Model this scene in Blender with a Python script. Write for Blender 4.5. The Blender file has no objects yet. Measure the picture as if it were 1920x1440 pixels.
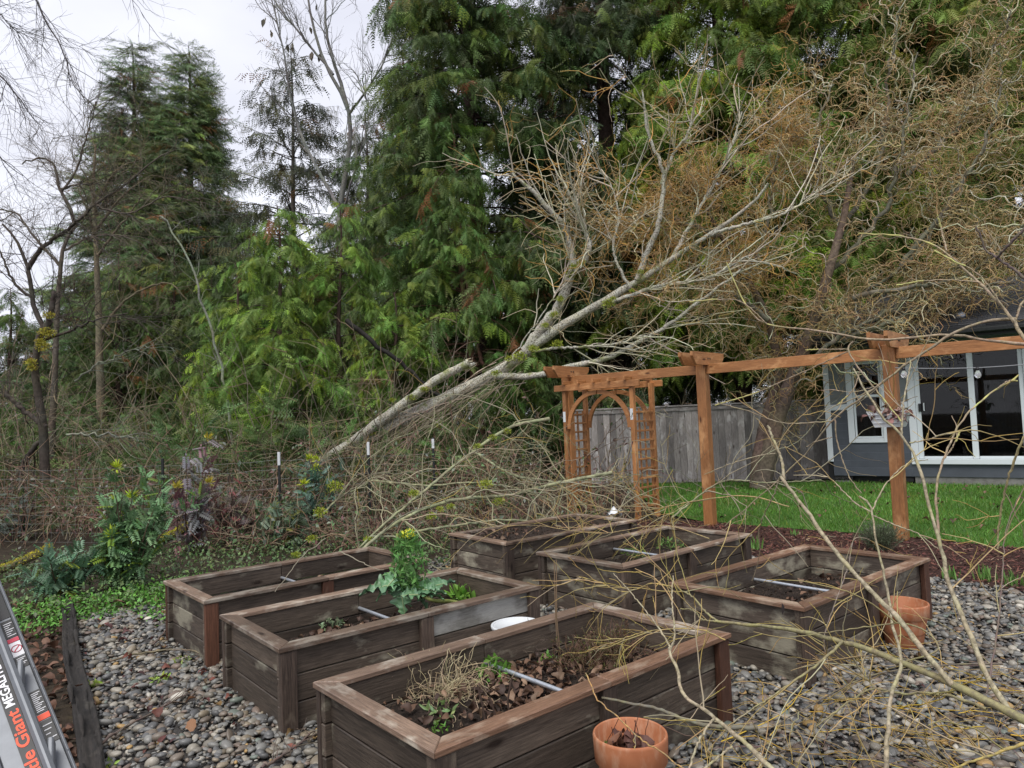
import bpy, bmesh, math, random
import numpy as np
from mathutils import Matrix, Vector

random.seed(7); RG = np.random.default_rng(7)
SC = bpy.context.scene
COL = SC.collection

# ------------------------------------------------------------------ camera
FPX = 1331.0; CAM_H = 1.6
PITCH = math.atan(68 / FPX); ROLL = math.atan(0.041)
fw = np.array([0, math.cos(PITCH), math.sin(PITCH)])
_r0 = np.array([1., 0, 0]); _u0 = np.array([0, -math.sin(PITCH), math.cos(PITCH)])
rt = _r0 * math.cos(ROLL) - _u0 * math.sin(ROLL)
up = _u0 * math.cos(ROLL) + _r0 * math.sin(ROLL)
CAMP = np.array([0, 0, CAM_H])
cam_d = bpy.data.cameras.new('camera'); cam_d.sensor_width = 36; cam_d.lens = FPX / 1920 * 36
cam_d.clip_end = 2000; cam_d.clip_start = 0.02
cam = bpy.data.objects.new('camera', cam_d); COL.objects.link(cam)
cam.matrix_world = Matrix(((rt[0], up[0], -fw[0], 0), (rt[1], up[1], -fw[1], 0), (rt[2], up[2], -fw[2], CAM_H), (0, 0, 0, 1)))
SC.camera = cam
# ------------------------------------------------------------------ sky and sun
SUN_EL, SUN_AZ = math.radians(58), math.radians(200)     # behind the camera, veiled by cloud
w = bpy.data.worlds.new('World'); SC.world = w; w.use_nodes = True
nt = w.node_tree; nt.nodes.clear()
N = lambda t: nt.nodes.new(t)
sky = N('ShaderNodeTexSky'); sky.sky_type = 'NISHITA'; sky.sun_disc = False
sky.sun_elevation = SUN_EL; sky.sun_rotation = SUN_AZ
tcw = N('ShaderNodeTexCoord'); mp = N('ShaderNodeMapping'); mp.inputs['Scale'].default_value = (1.2, 1.2, 2.6)
nz = N('ShaderNodeTexNoise'); nz.inputs['Scale'].default_value = 1.6; nz.inputs['Detail'].default_value = 5; nz.inputs['Roughness'].default_value = 0.5
cr = N('ShaderNodeValToRGB')
cr.color_ramp.elements[0].position = 0.3; cr.color_ramp.elements[0].color = (4.0, 4.05, 4.6, 1)
cr.color_ramp.elements[1].position = 0.7; cr.color_ramp.elements[1].color = (5.7, 5.75, 6.2, 1)
mx = N('ShaderNodeMix'); mx.data_type = 'RGBA'; mx.inputs['Factor'].default_value = 0.93
bg = N('ShaderNodeBackground'); bg.inputs['Strength'].default_value = 0.1
wo = N('ShaderNodeOutputWorld')
L = nt.links.new
L(tcw.outputs['Generated'], mp.inputs['Vector']); L(mp.outputs['Vector'], nz.inputs['Vector']); L(nz.outputs['Fac'], cr.inputs['Fac'])
L(sky.outputs['Color'], mx.inputs['A']); L(cr.outputs['Color'], mx.inputs['B']); L(mx.outputs['Result'], bg.inputs['Color']); L(bg.outputs['Background'], wo.inputs['Surface'])
sd = bpy.data.lights.new('sun', 'SUN'); sd.energy = 1.5; sd.angle = math.radians(35); sd.color = (1, 0.97, 0.92)
so = bpy.data.objects.new('sun', sd); COL.objects.link(so)
dirv = Vector((math.sin(SUN_AZ) * math.cos(SUN_EL), math.cos(SUN_AZ) * math.cos(SUN_EL), math.sin(SUN_EL)))
so.rotation_euler = dirv.to_track_quat('Z', 'Y').to_euler(); so.location = (0, -5, 20)
vs = SC.view_settings; vs.view_transform = 'Standard'; vs.look = 'None'; vs.exposure = 1.0; vs.gamma = 1; vs.use_curve_mapping = False
SC.render.engine = 'CYCLES'
SC.cycles.max_bounces = 5; SC.cycles.diffuse_bounces = 2; SC.cycles.transparent_max_bounces = 6

# ------------------------------------------------------------------ helpers
def ray(px, py): return fw * FPX + rt * (px - 960) - up * (py - 720)
def gp(px, py, z=0.):                       # point of the photograph on the level z
    d = ray(px, py); return CAMP + d * ((z - CAM_H) / d[2])
def at(px, py, Y):                          # point of the photograph at the distance Y
    d = ray(px, py); return CAMP + d * (Y / d[1])
def pts(l): return np.array([at(*q) for q in l])
def unit(v):
    v = np.asarray(v, float); return v / np.maximum(np.linalg.norm(v, axis=-1, keepdims=True), 1e-9)

def tag(o, label=None, cat=None, group=None, kind=None):
    if label: o['label'] = label
    if cat: o['category'] = cat
    if group: o['group'] = group
    if kind: o['kind'] = kind
    return o
def empty(name, loc=(0, 0, 0), rz=0., label=None, cat=None, group=None):
    o = bpy.data.objects.new(name, None); COL.objects.link(o)
    o.location = loc; o.rotation_euler = (0, 0, rz); o.empty_display_size = .1
    return tag(o, label, cat, group)
def link(name, me, mat=None, parent=None, loc=(0, 0, 0), rot=(0, 0, 0)):
    o = bpy.data.objects.new(name, me); COL.objects.link(o)
    if mat is not None and not me.materials: me.materials.append(mat)
    if parent is not None: o.parent = parent
    o.location = loc; o.rotation_euler = rot
    return o
def copy_tree(o, parent=None):
    c = o.copy(); COL.objects.link(c); c.parent = parent
    for ch in list(o.children): copy_tree(ch, c)
    return c

class Acc:
    """collects triangles, links them as one mesh object"""
    def __init__(s): s.v = []; s.f = []; s.c = []; s.n = 0
    def add(s, v, f, col=(1, 1, 1)):
        v = np.asarray(v, float).reshape(-1, 3); f = np.asarray(f, int).reshape(-1, 3)
        c = np.asarray(col, float)
        if c.ndim == 1: c = np.repeat(c[None], len(v), 0)
        s.v.append(v); s.f.append(f + s.n); s.c.append(c); s.n += len(v)
    def mesh(s, name, smooth=True):
        v = np.concatenate(s.v); f = np.concatenate(s.f); c = np.concatenate(s.c)
        me = bpy.data.meshes.new(name)
        me.vertices.add(len(v)); me.vertices.foreach_set('co', v.ravel())
        me.loops.add(f.size); me.loops.foreach_set('vertex_index', f.ravel().astype(np.int32))
        me.polygons.add(len(f)); me.polygons.foreach_set('loop_start', np.arange(0, f.size, 3, dtype=np.int32))
        a = me.attributes.new('Col', 'FLOAT_COLOR', 'POINT')
        a.data.foreach_set('color', np.concatenate([np.clip(c, 0, 1), np.ones((len(c), 1))], 1).ravel())
        me.update(calc_edges=True); me.validate()
        if smooth: me.polygons.foreach_set('use_smooth', np.ones(len(f), bool))
        return me
    def build(s, name, mat, parent=None, smooth=True, origin=None):
        if origin is not None: s.v = [v - np.asarray(origin) for v in s.v]
        o = link(name, s.mesh(name, smooth), mat, parent)
        if origin is not None and parent is None: o.location = origin
        if parent is not None and name in ('twigs', 'leaves', 'limbs', 'crown', 'foliage', 'stalks', 'stems', 'dead_leaves', 'dead_stems', 'dry_stems', 'small_leaves', 'flowers', 'flower_cluster', 'moss', 'moss_clump', 'side_twigs', 'lichen', 'sprout', 'wire_mesh'): o['kind'] = 'stuff'
        return o

def tubes(acc, P, R, sides=4, col=(.1, .1, .1)):
    """P (n,s,3) polylines, R (n,s) radii"""
    P = np.asarray(P, float); R = np.asarray(R, float)
    if P.ndim == 2: P = P[None]; R = np.broadcast_to(R, P.shape[:2])
    n, s, _ = P.shape
    T = np.empty_like(P); T[:, 1:-1] = P[:, 2:] - P[:, :-2]; T[:, 0] = P[:, 1] - P[:, 0]; T[:, -1] = P[:, -1] - P[:, -2]
    T = unit(T)
    m = unit(T.mean(1) + 1e-6)
    ref = np.where(np.abs(m[:, 2:3]) < .8, np.array([[0, 0, 1.]]), np.array([[1., 0, 0]]))[:, None, :]
    A = unit(np.cross(T, np.broadcast_to(ref, T.shape))); B = np.cross(T, A)
    an = np.arange(sides) * 2 * math.pi / sides
    V = P[:, :, None, :] + R[:, :, None, None] * (A[:, :, None, :] * np.cos(an)[None, None, :, None] + B[:, :, None, :] * np.sin(an)[None, None, :, None])
    idx = np.arange(n * s * sides).reshape(n, s, sides)
    a = idx[:, :-1]; b = np.roll(a, -1, 2); c = idx[:, 1:]; d = np.roll(c, -1, 2)
    F = np.concatenate([np.stack([a, b, d], -1).reshape(-1, 3), np.stack([a, d, c], -1).reshape(-1, 3)])
    col = np.asarray(col, float)
    if col.ndim == 2: col = np.repeat(col, s * sides, 0)
    elif col.ndim == 3: col = np.repeat(col.reshape(-1, 3), sides, 0)
    acc.add(V.reshape(-1, 3), F, col)

def smooth_path(p, n=24, jit=0.):
    """Catmull-Rom through the given points"""
    p = np.asarray(p, float)
    q = np.concatenate([2 * p[:1] - p[1:2], p, 2 * p[-1:] - p[-2:-1]])
    d = np.r_[0, np.cumsum(np.linalg.norm(np.diff(p, axis=0), axis=1))]
    t = np.linspace(0, d[-1], n); out = []
    for x in t:
        i = min(max(int(np.searchsorted(d, x, 'right')) - 1, 0), len(p) - 2)
        u = (x - d[i]) / max(d[i + 1] - d[i], 1e-9)
        a, b, c, e = q[i], q[i + 1], q[i + 2], q[i + 3]
        out.append(.5 * (2 * b + (c - a) * u + (2 * a - 5 * b + 4 * c - e) * u * u + (3 * b - a - 3 * c + e) * u ** 3))
    out = np.array(out)
    if jit: out[1:] += RG.normal(0, jit, (n - 1, 3))
    return out

def grow(S, D, Ln, seg=6, wig=.2, grav=0., curl=0., curlf=2.):
    """grows n twigs at once; returns (n, seg+1, 3)"""
    n = len(S); D = unit(D); P = np.empty((n, seg + 1, 3)); P[:, 0] = S
    st = (np.asarray(Ln) / seg)[:, None]; ph = RG.uniform(0, 6.28, n)
    e1 = unit(np.cross(D, RG.normal(size=(n, 3)))); e2 = np.cross(D, e1); sg = RG.choice([-1, 1], n); fr = curlf * RG.uniform(.7, 1.3, n)
    for k in range(seg):
        d = D
        if curl:
            a = ph + sg * fr * k
            d = unit(D + curl * (np.cos(a)[:, None] * e1 + np.sin(a)[:, None] * e2))
        P[:, k + 1] = P[:, k] + d * st
        D = D + RG.normal(0, wig, (n, 3)); D[:, 2] += grav; D = unit(D)
    return P
def sample_on(P, n, lo=.1, hi=1.):
    """random places and tangents on a set of polylines"""
    i = RG.integers(0, len(P), n); t = RG.uniform(lo, hi, n) * (P.shape[1] - 1)
    k = np.minimum(t.astype(int), P.shape[1] - 2); u = (t - k)[:, None]
    a = P[i, k]; b = P[i, k + 1]
    return a * (1 - u) + b * u, unit(b - a), i, t / (P.shape[1] - 1)
def rand_dir(n, up_=0.):
    d = RG.normal(size=(n, 3)); d[:, 2] += up_; return unit(d)
def jcol(base, n, v=.25, h=.08):
    c = np.asarray(base)[None] * RG.uniform(1 - v, 1 + v, (n, 1)) * RG.uniform(1 - h, 1 + h, (n, 3)); return c

def place(acc, tv, tf, pos, X, Z, scale, col):
    """copies a leaf template to n places: X long axis, Z normal"""
    pos = np.asarray(pos, float); n = len(pos); X = unit(X); Y = unit(np.cross(Z, X)); Z = np.cross(X, Y)
    sc = np.broadcast_to(np.asarray(scale, float).reshape(-1, 1, 1) if np.ndim(scale) == 1 else np.asarray(scale, float), (n, 1, 1)) if np.ndim(scale) < 2 else np.asarray(scale)[:, None, :]
    tvs = tv[None] * sc
    V = pos[:, None] + tvs[..., 0:1] * X[:, None] + tvs[..., 1:2] * Y[:, None] + tvs[..., 2:3] * Z[:, None]
    m = len(tv); F = (np.arange(n) * m)[:, None, None] + tf[None]
    acc.add(V.reshape(-1, 3), F.reshape(-1, 3), np.repeat(np.asarray(col), m, 0))

def tpl(v, f): return np.array(v, float), np.array(f, int)
def spray_tpl(pairs=8, ln=.34, w=.075, droop=.18, fwd=.75):
    v = []; f = []
    for i in range(pairs):
        x = .04 + i / pairs * .9; l = ln * (1 - .75 * (x - .05)) * (.6 + .4 * min(1, x * 5))
        for s in (-1, 1):
            b = len(v); tx = x + l * fwd
            v += [[x, 0, -droop * x * x], [x + w, 0, -droop * (x + w) ** 2], [tx, s * l * .8, -droop * tx * tx - .1 * l]]; f.append([b, b + 1, b + 2])
    b = len(v); v += [[.8, -.02, -droop * .64], [.8, .02, -droop * .64], [1.08, 0, -droop * 1.1]]; f.append([b, b + 1, b + 2])
    return tpl(v, f)
CEDAR = spray_tpl(6, .30, .085, .3)
CEDAR2 = spray_tpl(5, .36, .11, .35)
HEML = spray_tpl(5, .17, .10, .3, .45)
OVAL = tpl([[0, 0, 0], [.4, .26, .05], [.4, -.26, .05], [1, 0, -.08], [.5, 0, 0]], [[0, 4, 1], [0, 2, 4], [4, 3, 1], [4, 2, 3]])
LEAF = tpl([[0, 0, 0], [.35, .22, .06], [.35, -.22, .06], [.4, 0, 0], [.72, .15, .03], [.72, -.15, .03], [1, 0, -.08]],
           [[0, 3, 1], [0, 2, 3], [3, 4, 1], [3, 2, 5], [3, 6, 4], [3, 5, 6]])
SLIM = tpl([[0, 0, 0], [.45, .09, .03], [.45, -.09, .03], [1, 0, -.06]], [[0, 2, 1], [1, 2, 3]])
def curled_leaf():
    v = []; f = []; nx, ny = 5, 2
    for i in range(nx + 1):
        x = i / nx; hw = .3 * math.sin(min(x * .92 + .06, 1) * math.pi) ** .7 + .004
        for j in range(-ny, ny + 1): t = j / ny; v.append([x, t * hw * (1 + .18 * math.sin(x * 17 + t)), .16 * math.sin(x * 3.6) + .28 * t * t * hw * 2 + .04 * math.sin(x * 9 + 3 * t)])
    w_ = 2 * ny + 1
    for i in range(nx):
        for j in range(2 * ny): a = i * w_ + j; f += [[a, a + 1, a + w_ + 1], [a, a + w_ + 1, a + w_]]
    return tpl(v, f)
DLEAF = curled_leaf()
def pinnate_tpl(pairs=6):
    v = []; f = []
    for i in range(pairs + 1):
        x = .18 + i / pairs * .62; l = .24 * (1 - .25 * i / pairs)
        for s in ((-1, 1) if i < pairs else (0,)):
            dx, dy = (l * .42, s * l) if s else (l, 0); n_ = np.array([-dy, dx]) / l * l * .24
            b = len(v); z0 = -.12 * x * x
            v += [[x, 0, z0], [x + dx * .5 + n_[0], dy * .5 + n_[1], z0 + .03], [x + dx * .5 - n_[0], dy * .5 - n_[1], z0 + .03], [x + dx, dy, z0 - .05]]
            f += [[b, b + 2, b + 1], [b + 1, b + 2, b + 3]]
    b = len(v); v += [[0, -.008, 0], [0, .008, 0], [.8, 0, -.08]]; f.append([b, b + 1, b + 2])
    return tpl(v, f)
PINN = pinnate_tpl()

def tmpl_object(name, variants, mat):
    """meshes that the scattered stuff is made of"""
    out = []
    for k, (v, f, c) in enumerate(variants):
        ac = Acc(); ac.add(v, f, c); me = ac.mesh('%s_piece' % name, smooth=(name == 'pebble')); me.materials.append(mat)
        out.append(bpy.data.objects.new('%s_piece' % name, me))
    return out
def scatter(name, pos, X, Z, scale, col, tmpls, parent=None):
    """stuff of very many small pieces: one mesh of points, the pieces set on them by geometry nodes"""
    n = len(pos); X = unit(X); Y = unit(np.cross(Z, X)); Z = np.cross(X, Y)
    eul = np.stack([np.arctan2(Y[:, 2], Z[:, 2]), np.arcsin(np.clip(-X[:, 2], -1, 1)), np.arctan2(X[:, 1], X[:, 0])], 1)
    scale = np.asarray(scale, float)
    if scale.ndim == 1: scale = np.repeat(scale[:, None], 3, 1)
    me = bpy.data.meshes.new(name); me.vertices.add(n); me.vertices.foreach_set('co', np.asarray(pos, float).ravel())
    for nm, tp, val, key in (('rot', 'FLOAT_VECTOR', eul, 'vector'), ('scl', 'FLOAT_VECTOR', scale, 'vector'), ('icol', 'FLOAT_COLOR', np.c_[np.clip(col, 0, 1), np.ones(n)], 'color')):
        at_ = me.attributes.new(nm, tp, 'POINT'); at_.data.foreach_set(key, np.asarray(val, float).ravel())
    at_ = me.attributes.new('pick', 'INT', 'POINT'); at_.data.foreach_set('value', RG.integers(0, len(tmpls), n).astype(np.int32))
    me.update()
    o = link(name, me, tmpls[0].data.materials[0], parent)
    key = 'scatter_' + tmpls[0].name
    ng = bpy.data.node_groups.get(key)
    if ng is None:
        ng = bpy.data.node_groups.new(key, 'GeometryNodeTree'); ng.interface.new_socket('Geometry', in_out='INPUT', socket_type='NodeSocketGeometry'); ng.interface.new_socket('Geometry', in_out='OUTPUT', socket_type='NodeSocketGeometry')
        q = ng.nodes.new; gi = q('NodeGroupInput'); go = q('NodeGroupOutput'); ip = q('GeometryNodeInstanceOnPoints'); gt = q('GeometryNodeGeometryToInstance')
        for t in tmpls[::-1]:
            oi = q('GeometryNodeObjectInfo'); oi.inputs['Object'].default_value = t; oi.inputs['As Instance'].default_value = False; ng.links.new(oi.outputs['Geometry'], gt.inputs[0])
        def na(nm, tp): x = q('GeometryNodeInputNamedAttribute'); x.data_type = tp; x.inputs['Name'].default_value = nm; return [s_ for s_ in x.outputs if s_.enabled and s_.name == 'Attribute'][0]
        e2r = q('FunctionNodeEulerToRotation'); ng.links.new(na('rot', 'FLOAT_VECTOR'), e2r.inputs[0]); ng.links.new(e2r.outputs[0], ip.inputs['Rotation'])
        ng.links.new(na('scl', 'FLOAT_VECTOR'), ip.inputs['Scale']); ng.links.new(na('pick', 'INT'), ip.inputs['Instance Index']); ip.inputs['Pick Instance'].default_value = True
        ng.links.new(gi.outputs[0], ip.inputs['Points']); ng.links.new(gt.outputs[0], ip.inputs['Instance']); ng.links.new(ip.outputs[0], go.inputs[0])
    md = o.modifiers.new('scatter', 'NODES'); md.node_group = ng; o['kind'] = 'stuff'
    return o
def inst_mat(name, rough, spec, trans=0., nscale=0):
    m = Mat(name); ic = m.n('Attribute'); ic.attribute_type = 'INSTANCER'; ic.attribute_name = 'icol'; vc = m.n('Attribute'); vc.attribute_name = 'Col'
    c = m.mix(1., ic.outputs['Color'], vc.outputs['Color'], 'MULTIPLY')
    if nscale: nn = m.noise(m.vec((1, 1, 1), False), nscale, 4, .65); c = m.mix(1., c, m.ramp(nn, [(.3, (.7, .7, .7)), (.7, (1.25, 1.25, 1.25))]), 'MULTIPLY')
    mt = m.done(c, rough, spec)
    if trans:
        t = m.n('BsdfTranslucent'); m.l(c, t.inputs['Color']); ms = m.n('MixShader'); ms.inputs['Fac'].default_value = trans; m.l(m.b.outputs[0], ms.inputs[1]); m.l(t.outputs[0], ms.inputs[2]); m.l(ms.outputs[0], m.o.inputs['Surface'])
    return mt
def cluster(tp, nsp, sp, fwd, side, down, var):
    """a hanging bough tip built of small sprays along a drooping stem"""
    V = []; F = []; Cc = []; k = 0
    for i in range(nsp):
        x = .08 + .9 * i / nsp; sd = 1 if i % 2 else -1; z = -.16 * x * x
        X = unit(np.array([fwd * RG.uniform(.6, 1.3), sd * side * RG.uniform(.3, 1.2), -down * RG.uniform(.5, 1.3)]) + RG.normal(0, .12, 3)); Zv = unit(np.cross(X, RG.normal(size=3) + np.array([0, sd, .4]))); Y = np.cross(Zv, X); s_ = sp * RG.uniform(.65, 1.2) * (1 - .35 * x)
        V.append(np.array([x, 0, z]) + (tp[0][:, :1] * X + tp[0][:, 1:2] * Y + tp[0][:, 2:] * Zv) * s_); F.append(tp[1] + k); k += len(tp[0]); b = RG.uniform(1 - var, 1 + var); Cc.append(np.tile(np.array([b * RG.uniform(.9, 1.15), b, b * RG.uniform(.8, 1.1)]), (len(tp[0]), 1)))
    V.append(np.array([[0, -.012, 0], [0, .012, 0], [1, 0, -.16]])); F.append(np.array([[k, k + 1, k + 2]])); Cc.append(np.full((3, 3), .35))
    return np.concatenate(V), np.concatenate(F), np.clip(np.concatenate(Cc), 0, 1)

def box_mesh(name, sx, sy, sz, bev=.004):
    bm = bmesh.new(); bmesh.ops.create_cube(bm, size=1)
    for v in bm.verts: v.co = (v.co.x * sx, v.co.y * sy, v.co.z * sz)
    if bev: bmesh.ops.bevel(bm, geom=bm.edges[:], offset=bev, segments=1, affect='EDGES')
    me = bpy.data.meshes.new(name); bm.to_mesh(me); bm.free(); return me
_bc = {}
def bar(name, sx, sy, sz, mat, parent, loc, rot=(0, 0, 0), bev=.004):
    """a board: long axis local x; alike boards share their mesh"""
    k = (name, round(sx, 4), round(sy, 4), round(sz, 4), mat.name, bev)
    if k not in _bc: _bc[k] = box_mesh(name, sx, sy, sz, bev)
    return link(name, _bc[k], mat, parent, loc, rot)
def prism_mesh(name, poly, y0, y1):
    """polygon in xz extruded along y"""
    bm = bmesh.new(); a = [bm.verts.new((x, y0, z)) for x, z in poly]; b = [bm.verts.new((x, y1, z)) for x, z in poly]; n = len(poly)
    bm.faces.new(a); bm.faces.new(b[::-1])
    for i in range(n): bm.faces.new((a[i], b[i], b[(i + 1) % n], a[(i + 1) % n]))
    bmesh.ops.recalc_face_normals(bm, faces=bm.faces[:]); me = bpy.data.meshes.new(name); bm.to_mesh(me); bm.free(); return me
def lathe_mesh(name, prof, n=40, cap=True):
    v = []; f = []
    for r, z in prof:
        for k in range(n): a = 2 * math.pi * k / n; v.append((r * math.cos(a), r * math.sin(a), z))
    for i in range(len(prof) - 1):
        for k in range(n): f.append((i * n + k, i * n + (k + 1) % n, (i + 1) * n + (k + 1) % n, (i + 1) * n + k))
    me = bpy.data.meshes.new(name); me.from_pydata(v, [], f); me.update()
    me.polygons.foreach_set('use_smooth', np.ones(len(f), bool)); return me
def grid_mesh(name, x0, x1, y0, y1, nx, ny, zf):
    xs = np.linspace(x0, x1, nx); ys = np.linspace(y0, y1, ny); X, Y = np.meshgrid(xs, ys); Z = zf(X, Y)
    v = np.stack([X, Y, Z], -1).reshape(-1, 3); i = np.arange(nx * ny).reshape(ny, nx)
    f = np.stack([i[:-1, :-1], i[:-1, 1:], i[1:, 1:], i[1:, :-1]], -1).reshape(-1, 4)
    me = bpy.data.meshes.new(name); me.from_pydata(v.tolist(), [], f.tolist()); me.update()
    me.polygons.foreach_set('use_smooth', np.ones(len(f), bool)); return me

# ------------------------------------------------------------------ materials
class Mat:
    def __init__(s, name):
        s.m = bpy.data.materials.new(name); s.m.use_nodes = True; s.t = s.m.node_tree; s.b = s.t.nodes['Principled BSDF']; s.o = s.t.nodes['Material Output']
    def n(s, t, **k):
        x = s.t.nodes.new('ShaderNode' + t)
        for a, b in k.items(): setattr(x, a, b)
        return x
    def l(s, a, b): s.t.links.new(a, b)
    def noise(s, vec, scale, detail=4, rough=.55):
        x = s.n('TexNoise'); x.inputs['Scale'].default_value = scale; x.inputs['Detail'].default_value = detail; x.inputs['Roughness'].default_value = rough
        if vec is not None: s.l(vec, x.inputs['Vector'])
        return x.outputs['Fac']
    def ramp(s, fac, stops):
        x = s.n('ValToRGB'); e = x.color_ramp.elements
        while len(e) < len(stops): e.new(.5)
        for i, (p, c) in enumerate(stops): e[i].position = p; e[i].color = (*c, 1) if len(c) == 3 else c
        s.l(fac, x.inputs['Fac']); return x.outputs['Color']
    def mix(s, fac, a, b, mode='MIX'):
        x = s.n('Mix'); x.data_type = 'RGBA'; x.blend_type = mode
        for k, val in (('Factor', fac), ('A', a), ('B', b)):
            if isinstance(val, (int, float)): x.inputs[k].default_value = val
            elif isinstance(val, tuple): x.inputs[k].default_value = (*val, 1)
            else: s.l(val, x.inputs[k])
        return x.outputs['Result']
    def bump(s, h, st=.3, d=.01):
        x = s.n('Bump'); x.inputs['Strength'].default_value = st; x.inputs['Distance'].default_value = d
        s.l(h, x.inputs['Height']); s.l(x.outputs['Normal'], s.b.inputs['Normal'])
    def vec(s, scale=(1, 1, 1), rnd=True, which='Object'):
        tc = s.n('TexCoord'); v = tc.outputs[which]
        if rnd:
            oi = s.n('ObjectInfo'); mu = s.n('VectorMath', operation='MULTIPLY_ADD'); cb = s.n('CombineXYZ')
            for k in range(3): s.l(oi.outputs['Random'], cb.inputs[k])
            s.l(cb.outputs[0], mu.inputs[0]); mu.inputs[1].default_value = (37, 71, 53); s.l(v, mu.inputs[2]); v = mu.outputs[0]; s.rnd = oi.outputs['Random']
        m = s.n('Mapping'); m.inputs['Scale'].default_value = scale; s.l(v, m.inputs['Vector']); return m.outputs['Vector']
    def done(s, col=None, rough=.7, spec=.4):
        if col is not None:
            if isinstance(col, tuple): s.b.inputs['Base Color'].default_value = (*col, 1)
            else: s.l(col, s.b.inputs['Base Color'])
        if isinstance(rough, (int, float)): s.b.inputs['Roughness'].default_value = rough
        else: s.l(rough, s.b.inputs['Roughness'])
        s.b.inputs['Specular IOR Level'].default_value = spec
        return s.m

def wood(name, dark, mid, pale, pale_amt=.62, grain=(1.2, 22, 22), rough=.6, rv=.35, spec=.35):
    m = Mat(name); v = m.vec(grain); v2 = m.vec((2.2, 4, 4))
    g = m.noise(v, 6, 6, .65); big = m.noise(v2, 1.6, 5, .6); fine = m.noise(v, 22, 3, .6)
    c = m.ramp(g, [(.3, dark), (.72, mid)])
    k = m.ramp(big, [(pale_amt - .06, (0, 0, 0)), (pale_amt + .07, (1, 1, 1))])
    c = m.mix(k, c, pale)
    hsv = m.n('HueSaturation'); mr = m.n('MapRange'); mr.inputs['To Min'].default_value = 1 - rv; mr.inputs['To Max'].default_value = 1 + rv
    m.l(m.rnd, mr.inputs['Value']); m.l(mr.outputs['Result'], hsv.inputs['Value']); m.l(c, hsv.inputs['Color'])
    c2 = m.mix(.35, hsv.outputs['Color'], m.ramp(fine, [(.35, (.35, .35, .35)), (.6, (1, 1, 1))]), 'MULTIPLY')
    vo = m.n('TexVoronoi'); vo.inputs['Scale'].default_value = 1.; m.l(m.vec((2.6, 8, 8)), vo.inputs['Vector']); c2 = m.mix(1., c2, m.ramp(vo.outputs['Distance'], [(.07, (.28, .22, .2)), (.16, (1, 1, 1))]), 'MULTIPLY')
    st = m.noise(m.vec((.8, 1.3, 1.3)), 2.2, 3, .5); c2 = m.mix(1., c2, m.ramp(st, [(.32, (.74, .74, .75)), (.62, (1.05, 1.05, 1.04))]), 'MULTIPLY')
    m.bump(g, .5, .004)
    return m.done(c2, rough, spec)
def attr_mat(name, rough=.65, trans=0., bumps=0., spec=.3, var=0.):
    m = Mat(name); a = m.n('Attribute'); a.attribute_name = 'Col'; c = a.outputs['Color']
    if var:
        v = m.vec((1, 1, 1), False); nn = m.noise(v, var, 4, .6); c = m.mix(1., c, m.ramp(nn, [(.3, (.55, .55, .55)), (.7, (1.35, 1.35, 1.35))]), 'MULTIPLY')
    if bumps: m.bump(m.noise(m.vec((1, 1, 1), False), bumps, 4), .5, .01)
    mt = m.done(c, rough, spec)
    if trans:
        t = m.n('BsdfTranslucent'); m.l(c, t.inputs['Color']); ms = m.n('MixShader'); ms.inputs['Fac'].default_value = trans
        m.l(m.b.outputs[0], ms.inputs[1]); m.l(t.outputs[0], ms.inputs[2]); m.l(ms.outputs[0], m.o.inputs['Surface'])
    return mt
def plain(name, col, rough=.6, metal=0., spec=.4, nscale=0, amt=.3):
    m = Mat(name)
    if nscale:
        nn = m.noise(m.vec((1, 1, 1)), nscale, 5, .6)
        lo = tuple(max(0, c * (1 - amt)) for c in col); hi = tuple(min(1, c * (1 + amt)) for c in col)
        mt = m.done(m.ramp(nn, [(.3, lo), (.7, hi)]), rough, spec)
    else: mt = m.done(col, rough, spec)
    m.b.inputs['Metallic'].default_value = metal; return mt

M = {}
M['plank'] = wood('bed_plank_wood', (.042, .032, .025), (.15, .115, .088), (.33, .30, .23), .64, rough=.5)
M['plank_patch'] = wood('bed_patchy_wood', (.046, .036, .028), (.15, .115, .09), (.34, .31, .235), .57, rough=.55)
M['plank_in'] = wood('bed_inner_wood', (.026, .018, .015), (.08, .056, .046), (.15, .125, .095), .72, rough=.55)
M['plank_pale'] = wood('bed_pale_wood', (.16, .15, .13), (.33, .32, .29), (.42, .41, .38), .5, rough=.6, rv=.15)
M['cap'] = wood('bed_cap_wood', (.10, .066, .048), (.265, .18, .13), (.38, .33, .27), .57, rough=.42)
M['cap_red'] = wood('bed_cap_wood_fresh', (.105, .058, .036), (.27, .155, .10), (.36, .27, .20), .58, rough=.42)
M['bedpost'] = wood('bed_post_wood', (.03, .021, .017), (.11, .078, .06), (.17, .135, .10), .64)
M['bedpost_red'] = wood('bed_post_wood_red', (.07, .03, .018), (.17, .075, .045), (.2, .12, .08), .68)
M['cedarwood'] = wood('stained_cedar', (.27, .115, .042), (.50, .225, .085), (.58, .30, .13), .6, (1, 16, 16), .5, .16)
M['fencewood'] = wood('grey_fence_wood', (.19, .17, .155), (.42, .39, .37), (.50, .48, .46), .6, (1, 14, 14), .8, .42)
M['oldtimber'] = wood('old_timber', (.008, .007, .006), (.036, .03, .026), (.07, .062, .05), .66, (1, 12, 12), .85)
M['twig'] = attr_mat('twig_bark', .7)
M['bark'] = attr_mat('bark', .85, bumps=28, var=16)
M['foliage'] = attr_mat('conifer_foliage', .55, .22)
M['leaf'] = attr_mat('leaf', .45, .18, spec=.4)
M['deadleaf'] = attr_mat('dead_leaf', .6, .08)
M['moss'] = attr_mat('moss', .9)
M['metal'] = plain('galvanised_pipe', (.46, .49, .53), .38, .65, .5, 60, .12)
M['alu'] = plain('ladder_aluminium', (.17, .18, .195), .45, .35, .5, 40, .08)
M['terracotta'] = None
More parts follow.
